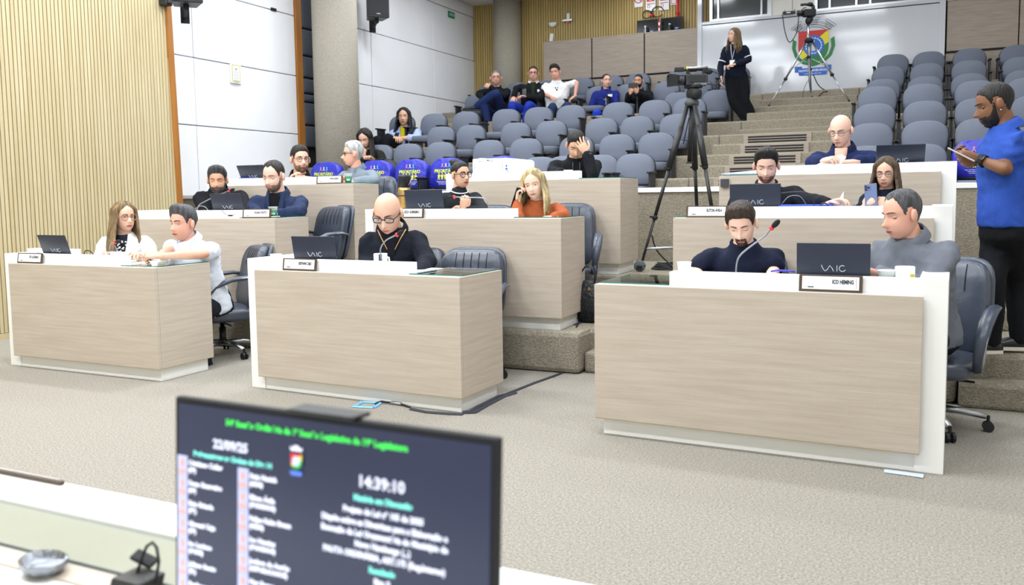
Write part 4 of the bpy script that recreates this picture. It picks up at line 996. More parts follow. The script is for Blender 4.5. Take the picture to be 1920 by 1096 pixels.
FOAM = mat('mic_foam', '1a1b20', .95)
GOOSE = mat('grey_gooseneck', '8d9098', .35, metal=.6)
def mic(n, v, pts, head, label, ring=True, stem=GOOSE):
    """pts: pixels of the stem on the plane of desk depth v (from base up); head: pixel of the foam tip"""
    def q(pp):
        u = upx(n, pp[0], v); p = dpt(n, u, v, 0); return at(pp[0], pp[1], Y=p.y)
    P = [q(p) for p in pts]; h = q(head); b = P[0].copy(); b.z = DESK[n][2] + .7605
    t = thing('microphone', b, label, 'microphone')
    Q = [p - b for p in P]
    MB().lathe([(.038, 0), (.038, .010), (.026, .022), (.010, .026)], (0, 0, 0), 16).build('mic_base', BLACKP, t, True)
    C = [Vector((0, 0, .02))] + Q[1:] if len(Q) > 1 else [Vector((0, 0, .02))] + Q
    S = []
    for i in range(len(C) - 1):
        p0, p1, p2, p3 = C[max(i - 1, 0)], C[i], C[i + 1], C[min(i + 2, len(C) - 1)]
        for s in range(6):
            k = s / 6; S.append(.5 * ((2 * p1) + (p2 - p0) * k + (2 * p0 - 5 * p1 + 4 * p2 - p3) * k * k + (3 * p1 - p0 - 3 * p2 + p3) * k ** 3))
    S.append(C[-1]); MB().tube(S, .0042, 7).build('gooseneck', stem, t, True)
    hd = h - b; d = (hd - C[-1]).normalized(); M = Vector((0, 0, 1)).rotation_difference(d).to_matrix()
    if ring: MB().lathe([(.009, -.006), (.0125, -.004), (.0125, .006), (.009, .008)], C[-1], 12, M).build('ring_light', mat('mic_red_ring', 'd8303a', .4, emit=.35), t, True)
    e = C[-1] + d * .03
    MB().ball(e, (.0135, .0135, .026), 12, M).build('foam_cap', FOAM, t, True)
mic(3, .17, [(1380, 512), (1381, 496), (1388, 478), (1412, 458), (1432, 444), (1446, 428)], (1454, 420), 'gooseneck microphone with black foam tip before the young man in the T-shirt')
mic(2, .16, [(720, 494), (713, 470), (722, 452), (735, 444), (744, 440)], (752, 435), 'gooseneck microphone behind the white mug on the middle front desk')
mic(5, .17, [(917, 390), (914, 378), (905, 371), (880, 370), (852, 369)], (840, 370), 'gooseneck microphone bent sideways before the woman with the hair bun')
mic(4, .17, [(368, 394), (372, 386), (385, 377), (410, 365), (430, 358)], (440, 354), 'gooseneck microphone with red ring before the bearded man')
mic(1, .20, [(206, 478), (205, 466), (209, 456), (216, 453)], (224, 452), 'short gooseneck microphone before the woman in the white cardigan')
mic(6, .17, [(1527, 386), (1525, 374), (1514, 362), (1490, 360), (1464, 362)], (1452, 364), 'gooseneck microphone bent behind the second row right laptop', stem=BLACKP, ring=False)

def cup(n, px, py, v, label, kind, top_d=None, h=.085, r=.036, z=.7605, Y=None, fl=None):
    if Y is None:
        u = upx(n, px, v); p = dpt(n, u, v, z)
    else: p = at(px, py, Y=Y); p.z = fl
    nm = 'paper_cup' if kind in ('green', 'white') else 'mug'
    t = thing(nm, p, label, 'cup' if kind in ('green', 'white') else 'mug')
    if kind in ('green', 'white'):
        rb = r * .72
        MB().lathe([(rb, .0), (rb, .004), (r, h), (r + .002, h), (r + .002, h - .003), (r - .0015, h - .002), (rb - .002, .006), (.001, .006)], (0, 0, 0), 20).build('cup_wall', PAPER, t, True)
        if kind == 'green':
            q = lambda f: rb + (r - rb) * f + .0006
            MB().lathe([(q(.08), h * .08), (q(.72), h * .72)], (0, 0, 0), 20).build('cup_print', GREEN, t, True)
            mb = MB(); f = rb + (r - rb) * .45 + .0014
            a0 = math.atan2(-p.y, -p.x)
            mb.add([(f * math.cos(a0 + a) * .998, f * math.sin(a0 + a) * .998, h * z_) for a in (-.5, 0, .5) for z_ in (.30, .58)], [(0, 2, 3, 1), (2, 4, 5, 3)])
            mb.build('cup_badge', mat('pale_green_print', 'a9d8bd', .6), t)
    else:
        MB().lathe([(r * .9, 0), (r, .006), (r, h), (r - .003, h), (r - .004, .008), (.001, .008)], (0, 0, 0), 24).build('mug_body', mat('white_ceramic', 'f2f3f5', .15), t, True)
        a = kind[1]; hx = Vector((math.cos(a), math.sin(a), 0))
        MB().tube([hx * (r - .002) + Vector((0, 0, h * .82)), hx * (r + .022) + Vector((0, 0, h * .78)), hx * (r + .028) + Vector((0, 0, h * .5)), hx * (r + .02) + Vector((0, 0, h * .24)), hx * (r - .002) + Vector((0, 0, h * .16))], .0055, 8).build('mug_handle', mat('white_ceramic', 'f2f3f5', .15), t, True)
        if kind[0] == 'patch':
            a0 = math.atan2(-p.y, -p.x) + .85; f = r + .0006
            mb = MB(); mb.add([(f * math.cos(a0 + a), f * math.sin(a0 + a), z_) for a in (-.32, -.1, .1, .32) for z_ in (h * .12, h * .72)], [(0, 2, 3, 1), (2, 4, 5, 3), (4, 6, 7, 5)])
            mb.build('mug_print', mat('mug_yellow_print', 'd9c63a', .4), t)
        else:
            f = r + .0006; a0 = math.atan2(-p.y, -p.x)
            mb = MB(); mb.add([(f * math.cos(a0 + a), f * math.sin(a0 + a), z_) for a in (-.28, 0, .22) for z_ in (h * .05, h * .98)], [(0, 2, 3, 1), (2, 4, 5, 3)])
            mb.build('mug_print', mat('mug_dark_print', '3a4252', .4), t)
cup(1, 236, 484, .30, 'green and white paper cup on the left front desk beside the clasped hands', 'green', h=.075)
cup(2, 518, 481, .2, 'green and white paper cup peeping over the left end of the middle front desk', 'green')
cup(4, 516, 390, .1, 'green paper cup before the man in the navy blazer', 'green', h=.09)
cup(7, 658, 335, .1, 'green paper cup before the white-haired man', 'green', h=.09)
cup(3, 1663, 513, .2, 'green paper cup on the right front desk beside the mug', 'green', h=.090, r=.038)
cup(9, 1693, 303, .2, 'greenish cup at the right end of the third row right desk', 'green', h=.078)
cup(3, 1283, 500, .25, 'plain white paper cup at the left of the right front desk', 'white', h=.10, r=.035)
cup(8, 1067, 322, .2, 'small white cup on the printer desk before the man in the hoodie', 'white', h=.078)
cup(1, 219, 478, .17, 'small white cup behind the riser before the woman in the white cardigan', 'white', h=.085, r=.04)
cup(2, 714, 482, .2, 'white mug with dark print and handle on the middle front desk', ('dark', -.1), h=.105, r=.041)
cup(3, 1697, 510, .2, 'white mug with yellow print before the man in the grey shirt', ('patch', 2.2), h=.108, r=.041)

# thermos
GOLD = mat('gold_metal', 'c9a266', .28, metal=.85)
u = upx(5, 762, .24); p = dpt(5, u, .24, .7605)
t = thing('thermos', p, 'golden vacuum flask with black pump top beside the laptop', 'thermos')
MB().lathe([(.046, 0), (.048, .01), (.048, .20), (.046, .225)], (0, 0, 0), 24).build('flask_body', GOLD, t, True)
MB().lathe([(.046, .225), (.046, .29), (.05, .305), (.044, .32), (.001, .322)], (0, 0, 0), 24).build('pump_top', BLACKP, t, True)
MB().tube([(-.05, 0, .27), (-.058, -.01, .20), (-.03, -.05, .165), (.03, -.05, .165), (.058, -.01, .20), (.05, 0, .27)], .005, 8).build('carry_strap', BLACKP, t, True)
MB().tube([(.03, -.01, .225), (.08, -.02, .29)], .004, 6).build('spout', ALU, t, True)

# printer
u0, u1 = upx(8, 896, .2), upx(8, 989, .2); pc_ = dpt(8, (u0 + u1) / 2, .26, .7605); w = abs(u1 - u0)
t = thing('printer', pc_, 'white laser printer on the third row middle desk', 'printer', None, dyaw(8))
w1 = w * .62
MB().bx(-w / 2, -w / 2 + w1, -.13, .13, 0, .19).build('printer_body', WHITE, t, bevel=.008)
O = [(-w / 2 + w1 + .002, .0), (w / 2, 0), (w / 2, .155), (w / 2 - .02, .175), (-w / 2 + w1 + .002, .192)]
MB().prism([(x, -.128, z) for x, z in O], (0, 0, 0), (0, .25, 0)).build('side_cover', WHITE, t, bevel=.004)
MB().bx(-w / 2 + .042, -w / 2 + w1 - .005, -.1315, -.1305, .009, .168).build('flap_gap', mat('grey_print', '9a9ca6', .6), t)
MB().bx(-w / 2 + .045, -w / 2 + w1 - .008, -.134, -.13, .012, .165).build('front_flap', WHITE, t, bevel=.002)
MB().bx(-w / 2 + .045, -w / 2 + .08, -.1, -.02, .19, .197).build('top_tab', WHITE, t, bevel=.002)
mb = MB()
for i in range(7): mb.bx(-w / 2 + .012, -w / 2 + .032, -.1312, -.13, .085 + i * .009, .089 + i * .009)
mb.bx(-w / 2 + .06, -w / 2 + .1, -.1352, -.134, .168, .171).bx(-w / 2 + .16, -w / 2 + .2, -.1352, -.134, .168, .171)
o = mb.build('vent_slot', mat('grey_print', '9a9ca6', .6), t)
MB().bx(-w / 2 + w1 * .5 - .008, -w / 2 + w1 * .5 + .012, -.1316, -.13, .172, .179).build('maker_mark', INK, t)
text('LaserJet', .014, Vector((-w / 2 + .075, -.1355, .052)), Matrix(((1, 0, 0), (0, 0, -1), (0, 1, 0))), mat('grey_print', '9a9ca6', .6), t)
text('M111a  100V-240V', .010, Vector((-w / 2 + .125, -.1355, .036)), Matrix(((1, 0, 0), (0, 0, -1), (0, 1, 0))), mat('grey_print', '9a9ca6', .6), t)
MB().bx(-w / 2 + w1 + .022, -w / 2 + w1 + .034, -.131, -.128, .118, .13).build('usb_port', INK, t)
MB().ball((-w / 2 + w1 + .028, -.132, .10), (.011, .006, .010), 10).tube([(-w / 2 + w1 + .028, -.134, .098), (-w / 2 + w1 + .05, -.138, .07), (-w / 2 + w1 + .10, -.139, .045), (-w / 2 + w1 + .16, -.14, .02)], .003, 6).build('blue_cable', BLUE, t, True)

# papers, folders, phones
def sheet(name, pts, label, cat, m=PAPER, th=.0015, layers=1, parts=None):
    c = sum((Vector(p) for p in pts), Vector()) / len(pts); t = thing(name, c, label, cat)
    n = (Vector(pts[1]) - Vector(pts[0])).cross(Vector(pts[2]) - Vector(pts[0])).normalized()
    for i in range(layers):
        j = Vector((random.uniform(-.004, .004), random.uniform(-.004, .004), 0)) * (1 if layers > 1 else 0)
        MB().prism([Vector(p) - c + j for p in pts], n * (i * th * 1.3), n * (i * th * 1.3 + th)).build('sheet', m, t)
    return t
A_ = lambda px, py, Y: at(px, py, Y=Y)
y9 = 6.80
sheet('paper_sheets', [A_(1528, 311, y9 - .02), A_(1573, 311, y9 - .04), A_(1586, 295, y9), A_(1578, 290, y9 + .02), A_(1560, 294, y9 + .02)], 'white papers held up by the bald man', 'paper', layers=2)
sheet('paper_sheet', [A_(1563, 390, 5.72), A_(1580, 387, 5.70), A_(1582, 359, 5.74)], 'white folded paper held up beside the second row right laptop', 'paper')
ua = upx(9, 1356, .22); ub = upx(9, 1420, .22)
sheet('paper_stack', [dpt(9, ua, .14, .772), dpt(9, ub, .16, .772), dpt(9, ub, .40, .80), dpt(9, ua + .08, .40, .785)], 'loose stack of printed papers on the glass end of the third row right desk', 'paper', mat('printed_paper', 'd9d9ec', .8, var=(40, 'b0b0d8', .5)), layers=5)
MB_ = MB; ua = upx(9, 1349, .03)
t = thing('power_brick', dpt(9, .045, -.004, .70), 'small dark box fixed at the left corner of the third row right desk', 'box', None, dyaw(9))
MB().bx(-.03, .03, -.022, .0, -.022, .038).build('box_body', mat('dark_box', '3c4048', .5), t, bevel=.002)
u = upx(6, 1508, .2)
t = thing('blue_folder', dpt(6, u, .26, .7605), 'bright blue folder lying on the second row right desk', 'folder', None, dyaw(6) + .1)
MB().bx(-.16, .16, -.1, .12, 0, .074).build('folder_cover', mat('folder_blue', '2d4fd0', .5), t, bevel=.002)
u = upx(7, 485, .16)
t = thing('blue_folder', dpt(7, u, .19, .7605), 'blue folder under the laptop of the third row left desk', 'folder', None, dyaw(7))
MB().bx(-.17, .17, -.04, .16, -.0, .0015).bx(-.17, .17, -.045, -.04, 0, .075).build('folder_cover', mat('folder_blue', '2d4fd0', .5), t)
u = upx(3, 1468, .2)
t = thing('blue_pen', dpt(3, u, .2, .83), 'blue pen lying by the arm of the young man in the T-shirt', 'pen', None, dyaw(3))
MB().tube([(-.055, 0, 0), (-.02, .0, .006), (.03, .0, .004), (.055, 0, 0)], .0042, 8).build('pen_barrel', mat('pen_blue', '3a35c8', .4), t, True)
def phone(c, xd, yd, label, m, cams=0, w=.074, h=.152):
    t = D.objects.new('phone', None); COL.objects.link(t); R = frame(xd, yd); tag(t, label, 'phone')
    MX = R.to_4x4(); MX.translation = c; t.matrix_world = MX
    MB().bx(-w / 2, w / 2, -h / 2, h / 2, -.004, .004).build('phone_body', m, t, bevel=.003)
    MB().bx(-w / 2 + .004, w / 2 - .004, -h / 2 + .005, h / 2 - .005, -.0046, -.004).build('phone_screen', BLACKP, t)
    if cams:
        mb = MB(); mb.bx(-w / 2 + .006, -w / 2 + .04, h / 2 - .044, h / 2 - .008, .004, .006); mb.build('camera_bump', m, t, bevel=.002)
        mb = MB()
        for x, y in ((-.026, h / 2 - .017), (-.026, h / 2 - .035), (-.009 - .002, h / 2 - .026)): mb.lathe([(.0075, .006), (.0075, .0085), (.004, .0085)], (x, y, 0), 12)
        mb.build('camera_lens', BLACKM, t, True)
    return t
PH_B = mat('phone_black', '101217', .25); PH_BLUE = mat('phone_blue', '41547f', .3); PH_SIL = mat('phone_silver', 'b8b9be', .3); PH_W = mat('phone_white', 'd8d2cc', .3)
phone(at(1633, 366, Y=5.80), (1, -.1, .12), (-.1, .35, .95), 'blue phone with three lenses held by the woman with thin glasses', PH_BLUE, 3)
phone(at(971, 371, Y=5.70), (.5, .8, -.2), (.25, -.1, .95), 'black phone at the ear of the blonde woman', PH_B)
phone(at(1803, 290, Y=5.28), (.1, 1, .0), (-.86, 0, .5), 'silver phone in the hands of the standing man', PH_SIL)
phone(at(743, 255, Y=11.45), (1, .2, 0), (.1, .6, .6), 'dark phone held by the woman in the light blue shirt', PH_B)
phone(at(983, 173, Y=14.0), (1, .2, .1), (-.2, .5, .85), 'black phone held by the smiling man in the black jacket', PH_B)
phone(at(1186, 160, Y=13.93), (0, .1, 1), (1, -.1, 0), 'dark phone held in front of the bearded man at the back', PH_B)
u = upx(4, 525, .2); q = dpt(4, u, .1, .7735)
phone(q, (.3, 1, 0), (1, -.25, 0), 'pale phone lying on the glass top before the man in the navy blazer', PH_W)
u = upx(4, 437, .0)
t = thing('cable_adapter', dpt(4, u, -.003, .785), 'small black adapter with thin cable hanging on the second row left desk', 'cable', None, dyaw(4))
MB().bx(-.02, .02, -.008, .0, -.006, .006).build('adapter', BLACKP, t, bevel=.002)
MB().tube([(-.02, -.003, 0), (-.05, -.004, .012), (-.09, 0, .05), (-.11, .06, .06)], .0022, 6).tube([(.02, -.003, 0), (.045, -.004, .01)], .0022, 6).build('cord', BLACKP, t, True)
def cable(pts, r, label, m=BLACKP, name='cable', cat='cable', grp=None):
    t = thing(name, pts[0], label, cat, grp); o = Vector(pts[0])
    S = []
    C = [Vector(p) - o for p in pts]
    for i in range(len(C) - 1):
        p0, p1, p2, p3 = C[max(i - 1, 0)], C[i], C[i + 1], C[min(i + 2, len(C) - 1)]
        for s in range(6):
            k = s / 6; S.append(.5 * ((2 * p1) + (p2 - p0) * k + (2 * p0 - 5 * p1 + 4 * p2 - p3) * k * k + (3 * p1 - p0 - 3 * p2 + p3) * k ** 3))
    S.append(C[-1]); MB().tube(S, r, 7).build('cord', m, t, True); return t
def dp(n, px, py, v): u = upx(n, px, v); p = dpt(n, u, v, 0); return at(px, py, Y=p.y)
cable([dp(1, 158, 480, .25), dp(1, 160, 470, .25), dp(1, 170, 471, .25), dp(1, 176, 479, .25)], .0035, 'black cable loop behind the left front desk riser')
cable([dp(4, 365, 392, .2), dp(4, 375, 386, .2), dp(4, 385, 388, .2), dp(4, 390, 394, .2)], .003, 'grey cable loop before the bearded man', GOOSE)
cable([dp(6, 1466, 382, .2), dp(6, 1480, 368, .22), dp(6, 1500, 368, .24), dp(6, 1512, 384, .25)], .0025, 'thin pale cable arching before the man in the black shirt', GOOSE)
cable([dp(6, 1536, 388, .15), dp(6, 1542, 381, .15), dp(6, 1550, 382, .15), dp(6, 1554, 388, .15)], .004, 'short black cable loop on the second row right desk')
cable([dp(7, 458, 336, .2), dp(7, 459, 328, .2), dp(7, 466, 327, .2), dp(7, 468, 333, .2)], .003, 'thin cable standing up at the left end of the third row left desk', GOOSE)
t = thing('stationery_tray', dpt(1, upx(1, 68, .16), .16, .7605), 'small white dish behind the name plate of the left front desk', 'dish', None, dyaw(1))
MB().lathe([(.03, 0), (.045, .075), (.055, .098), (.05, .098), (.04, .08)], (0, 0, 0), 16).build('dish_bowl', PAPER, t, True)

# backpack by the second row desk
p = at(1106, 602, Z=T2); p = Vector((-1.87, 5.72, T2))
p = at(1107, 603, Z=T2)
t = thing('backpack', p, 'black quilted backpack standing between the middle desks on the step', 'backpack')
QM = mat('quilted_black', '14161c', .45, spec=.5, bump=(24, .8, (1, 1, 1.4), .02))
R = []
for q, w_, d_ in ((0, .085, .06), (.03, .105, .075), (.12, .115, .085), (.20, .105, .075), (.27, .08, .055), (.30, .05, .03)):
    R.append([Vector((w_ * math.copysign(abs(math.cos(a)) ** .7, math.cos(a)), d_ * math.copysign(abs(math.sin(a)) ** .7, math.sin(a)), q)) for a in [2 * pi * i / 20 for i in range(20)]])
MB().rings(R).build('bag_body', QM, t, True)
mb = MB()
for i in range(-4, 5):
    mb.tube([Vector((i * .025 + .02 * k_, -.086 + abs(i * .025 + .02 * k_) * .12, .03 + .05 * (k_ + 1))) for k_ in (-1, 0, 1, 2)], .0035, 5)
mb.build('quilt_seam', BLACKM, t, True)
MB().tube([(-.05, -.03, .27), (-.055, -.035, .36), (-.02, -.04, .405), (.03, -.04, .40), (.05, -.035, .34), (.045, -.03, .27)], .012, 8, flat=((0, 1, 0), .5)).build('carry_handle', BLACKP, t, True)
MB().tube([(.03, .0, .27), (.05, -.01, .36), (.04, -.01, .41)], .018, 8, flat=((0, 1, 0), .35)).build('shoulder_strap', mat('navy_strap', '232c4a', .5), t, True)
MB().lathe([(.010, -.003), (.010, .003), (.005, .003), (.005, -.003)], (.015, -.062, .245), 12, rotm(pi / 2, 0, 0)).build('grommet', GOLD, t, True)
# dark bag on the seat beside the girl
x, y, z = SEATS[('left', 2, 0)]
q = at(736, 297, Y=9.85)
t = thing('shoulder_bag', (q.x, q.y, FK[1]), 'black padded bag heaped on the seat beside the girl with long dark hair', 'bag')
R = []
for q_, w_, d_ in ((.04, .16, .10), (.12, .19, .13), (.22, .16, .12), (.30, .10, .08), (.335, .04, .03)):
    R.append([Vector((w_ * math.cos(a) * (1 + .12 * math.sin(3 * a + q_ * 20)) - q_ * .25, d_ * math.sin(a), q_)) for a in [2 * pi * i / 18 for i in range(18)]])
MB().rings(R).build('bag_body', mat('bag_black', '1b1d24', .6, bump=(12, .7, (1, 1, 1), .03)), t, True)
MB().tube([(-.12, -.10, .24), (-.02, -.14, .28), (.08, -.12, .22)], .007, 6).build('strap', BLACKM, t, True)
MB().lathe([(.008, -.002), (.008, .002)], (-.05, -.115, .25), 10, rotm(pi / 2, 0, 0)).build('ring', CHROME, t)

# cables and tape on the floor
TAPE = mat('black_gaffer_tape', '2a2c38', .6, spec=.4, bump=(20, .4, (1, 1, 1), .01))
def tape(pts, w_, label, m=TAPE):
    """flat strip on the floor through points (room), width w_"""
    P = [Vector(p) for p in pts]; t = thing('tape_strip', P[0], label, 'tape'); o = P[0]; R = []
    for i, p in enumerate(P):
        d = (P[min(i + 1, len(P) - 1)] - P[max(i - 1, 0)]); d.z = 0; s = Vector((-d.y, d.x, 0)).normalized() * w_ / 2 * random.uniform(.85, 1.15)
        R.append([p - o - s, p - o - s * .3 + Vector((0, 0, .006)), p - o + s * .3 + Vector((0, 0, .006)), p - o + s, p - o + s * .3 - Vector((0, 0, .002)), p - o - s * .3 - Vector((0, 0, .002))])
    MB().rings(R).build('tape_band', m, t); return t
G0 = lambda px, py: at(px, py, Z=.004)
tape([G0(770, 766), G0(800, 772), G0(840, 775), G0(868, 776)], .035, 'black tape strip lying along the foot of the middle front desk')
tape([G0(868, 772), G0(885, 772), G0(905, 760), G0(940, 742), G0(965, 735)], .06, 'wide black tape strip leading away from the corner of the middle front desk')
tape([G0(900, 764), G0(950, 738), G0(1000, 718), G0(1045, 702), G0(1063, 694)], .025, 'narrow black tape strip running to the carpet step')
bq = at(1070, 680, Y=5.36)
t = thing('tape_patch', bq, 'black tape patch on the corner of the carpet step', 'tape')
MB().bx(-.022, .012, -.006, .004, -.035, .05).build('tape_band', TAPE, t, bevel=.003)
cable([G0(1063, 696) + Vector((0, 0, .01)), at(1071, 672, Y=5.355), at(1073, 650, Y=5.35), at(1073, 632, Y=5.34), at(1080, 615, Y=5.5), at(1083, 609, Z=T2 + .01)], .007, 'black cable climbing the carpet step beside the backpack')
tape([at(1078, 609, Z=T2 + .003), at(1090, 603, Z=T2 + .003), at(1100, 598, Z=T2 + .003)], .03, 'black tape strip on the step beside the backpack')
cable([G0(704, 757), G0(715, 753), G0(730, 754), G0(748, 757), G0(768, 763)], .008, 'black cable with metal connector at the foot of the middle front desk')
t = thing('cable_connector', G0(743, 757) + Vector((0, 0, .006)), 'small metal cable connector on the floor before the middle desk', 'connector')
MB().tube([(-.04, 0, 0), (-.03, 0, 0), (.03, -.005, 0), (.04, -.006, 0)], [.007, .011, .011, .007], 10).build('connector_body', ALU, t, True)
BT = mat('blue_painter_tape', '6fb0e8', .6)
for a, b, l in (((662, 762), (700, 764), 'front'), ((676, 753), (712, 755), 'rear'), ((664, 762), (680, 753), 'left'), ((700, 764), (714, 755), 'right')):
    tape([at(a[0], a[1], Z=.003), at((a[0] + b[0]) / 2, (a[1] + b[1]) / 2, Z=.003), at(b[0], b[1], Z=.003)], .022, 'light blue tape mark on the floor before the middle desk, %s strip' % l, BT)
tape([at(1658, 882, Z=.003), at(1690, 886, Z=.003), at(1732, 892, Z=.003)], .045, 'pale blue tape patch under the right front desk edge', mat('pale_blue_tape', 'b9c3dc', .5))

# video camera on the near tripod
ap = at(1296, 192, Y=7.05)
t = thing('camera_tripod', (ap.x, ap.y, T3), 'tall black video tripod on a wheeled dolly standing behind the second row desks', 'tripod')
O = Vector((ap.x, ap.y, T3)); L_ = lambda px, py, Y: at(px, py, Y=Y) - O
feet = [L_(1211, 466, 6.80), L_(1338, 410, 6.85), L_(1307, 400, 7.4)]
tops = [L_(1288, 198, 7.02), L_(1303, 198, 7.0), L_(1298, 200, 7.1)]
for f, tp in zip(feet, tops):
    e = f + (f - tp) * (0 if f.z < .1 else f.z / max(.01, (tp.z - f.z)) * .93); m1, m2 = tp.lerp(e, .38), tp.lerp(e, .68)
    g = MB().tube([tp, m1], .021, 10).tube([m1 + (tp - m1).normalized() * .35, m1], .026, 10).build('leg', BLACKP, t, True)
    MB().tube([m1, m2], .015, 8).build('leg_tube', BLACKP, g, True); MB().tube([m2, e], .011, 8).build('leg_tube', BLACKP, g, True)
    for q in (m1, m2): MB().ball(q, (.026, .026, .022), 10).tube([q, q + Vector((-.035, -.02, .01))], .008, 6).build('leg_clamp', BLACKM, g, True)
    if True:
        c = e.copy(); MB().box(c + Vector((0, 0, .02)), (.05, .04, .035)).tube([c + Vector((-.04, 0, .035)), c + Vector((.05, 0, .035))], .006, 6).build('dolly_clamp', BLACKP, t, bevel=.003)
        w_ = MB(); cc = Vector((c.x, c.y, .048))
        w_.lathe([(.012, -.013), (.040, -.013), (.048, -.006), (.048, .006), (.040, .013), (.012, .013)], cc, 18, frame((1, .25, 0), (0, 0, 1)))
        w_.build('wheel', mat('grey_rubber', '5c6266', .6), t, True)
        MB().tube([cc + Vector((.0, .02, 0)), cc + Vector((-.015, .018, .05)), Vector((c.x, c.y, c.z))], .012, 8).lathe([(.03, 0), (.03, .012), (.012, .02)], (c.x, c.y, c.z - .03), 12).build('wheel_fork', CHROME, t, True)
ce = Vector((.03, .05, feet[0].z))
for f in feet:
    b_ = f.copy(); b_.z = feet[0].z; MB().tube([b_, b_.lerp(ce, .5), ce], .012, 8).build('dolly_arm', ALU, t, True)
MB().tube([L_(1297, 196, 7.05), L_(1293, 306, 7.05)], .020, 12).lathe([(.03, 0), (.03, .012)], L_(1293, 306, 7.05), 12).build('centre_column', BLACKP, t, True)
MB().tube([L_(1281, 270, 7.0), L_(1292, 220, 7.0)], .005, 6).build('brace', BLACKP, t)
MB().lathe([(.055, -.03), (.06, 0), (.045, .03), (.03, .045)], L_(1297, 192, 7.05), 18).build('bowl', mat('dark_grey_metal', '4c5054', .5, metal=.3), t, True)
hd = L_(1300, 176, 7.05)
MB().ball(hd, (.06, .055, .06), 14).tube([hd + Vector((0, -.03, .0)), hd + Vector((.06, -.05, -.01))], .042, 14).box(hd + Vector((0, 0, .06)), (.13, .08, .03)).build('fluid_head', BLACKM, t, True)
# the camera itself: points to the left of the picture
cp = at(1296, 150, Y=7.05)
vd = Vector((-1, -.42, 0)).normalized()
t = thing('video_camera', cp, 'black broadcast video camera with large lens hood on the dolly tripod', 'video camera', None, math.atan2(vd.y, vd.x)); t.scale = (.8, .8, .8)
def lens(name, x0, x1, r0, r1, m, par):
    return MB().tube([(x0, 0, 0), (x1, 0, 0)], [r0, r1], 20).build(name, m, par, True)
CAMB = mat('camera_body', '22242a', .5)
MB().bx(-.16, .06, -.055, .055, -.06, .055).build('camera_body', CAMB, t, bevel=.01)
MB().bx(-.13, .03, .052, .060, -.03, .042).build('side_panel', BLACKP, t, bevel=.003)
MB().bx(-.15, -.02, .056, .064, -.058, -.036).build('control_strip', mat('grey_plastic', '6a6e76', .5), t, bevel=.002)
lens('lens_barrel', .05, .15, .048, .056, BLACKP, t); lens('focus_ring', .07, .10, .055, .055, CAMB, t)
h = MB(); H_ = [(-.075, -.058), (.075, -.058), (.08, .058), (-.08, .058)]
h.rings([[Vector((x, y * s_, z * s_)) for y, z in H_] for x, s_ in ((.14, .82), (.235, 1.0), (.235, .93), (.15, .74))], cap=False); h.build('lens_hood', BLACKM, t)
MB().tube([(.15, 0, 0), (.16, 0, 0)], .04, 16).build('front_glass', mat('lens_glass', '1a2030', .08, spec=.8), t, True)
MB().tube([(.09, 0, .10), (.03, 0, .112), (-.12, 0, .105)], .017, 8).bx(-.14, -.11, -.02, .02, .05, .105).bx(.02, .05, -.02, .02, .05, .105).build('top_handle', BLACKP, t, bevel=.004)
MB().bx(.08, .17, -.03, .05, .085, .125).build('viewfinder_screen', BLACKP, t, bevel=.005)
MB().tube([(.05, .03, .115), (-.16, .03, .122)], .014, 10).build('shotgun_mic', ALU, t, True)
MB().tube([(.052, .03, .115), (.044, .03, .115)], .017, 10).build('tape_ring', YEL, t, True)
MB().ball((-.17, 0, .085), (.05, .035, .035), 12).build('eyepiece', BLACKM, t, True)
MB().tube([(-.18, .02, .10), (-.27, .04, .05), (-.29, .05, -.02), (-.24, .05, -.06), (-.16, .05, -.05)], .006, 7).build('cable_loop', BLACKM, t, True)
# coiled cable by the wheel
mb = MB()
for i in range(5):
    r_ = .12 - .008 * i; mb.tube([Vector((r_ * 1.5 * math.cos(a), r_ * math.sin(a), .008 + .011 * i + .004 * math.sin(3 * a + i))) for a in [2 * pi * k_ / 26 for k_ in range(27)]], .0065, 6)
q = at(1262, 505, Z=T3)
t = thing('coiled_cable', (q.x, q.y, T3), 'black cable coiled on the floor beside the tripod wheel', 'cable'); mb.build('cord', BLACKP, t, True)
cable([at(1222, 440, Y=6.85), at(1232, 470, Y=6.88), at(1262, 500, Y=6.9), at(1290, 520, Z=T3 + .01)], .006, 'black cable hanging from the tripod leg to the coil')
# ------------------------------------------------------------------ wall fittings
def speaker(c, yaw, label, w=.26, d=.26, h=.42):
    t = thing('wall_speaker', c, label, 'speaker', None, yaw)
    P = [(-w / 2, -d / 2), (w / 2, -d / 2), (w * .36, d / 2), (-w * .36, d / 2)]
    MB().prism([(x, y, 0) for x, y in P], (0, 0, 0), (0, 0, h)).build('cabinet', BLACKP, t, bevel=.012)
    MB().bx(-w / 2 + .02, w / 2 - .02, -d / 2 - .006, -d / 2, .03, h - .02).build('grille', mat('speaker_grille', '23252b', .6, bump=(300, .4)), t, bevel=.003)
    MB().lathe([(.085, 0), (.07, .012), (.02, .02)], (0, -d / 2 - .006, h * .6), 20, rotm(pi / 2, 0, 0)).build('woofer', BLACKM, t, True)
    MB().bx(-.03, .03, -d / 2 - .009, -d / 2 - .006, .05, .062).build('maker_badge', mat('silver_logo', 'c9ced8', .35), t)
    MB().bx(-.03, .03, -.03, .03, -.06, 0).tube([(0, 0, -.05), (0, .2, -.08), (0, .34, -.08)], .018, 8).bx(-.05, .05, .32, .36, -.15, .06).build('wall_bracket', BLACKM, t)
q = at(706, 36, X=XL + .38)
speaker(q, .80, 'black wall speaker on a bracket right of the carpeted pillar', .36, .32, .58)
MB().tube([(.05, .13, .2), (.03, .2, .1), (.02, .3, .05), (.0, .33, .15)], .005, 6).build('speaker_cable', BLACKM, D.objects['wall_speaker'], True)
q = at(349, 9, X=XL + .6)
speaker(q, .85, 'black wall speaker cut by the picture top beside the ochre trim', .36, .32, .5)
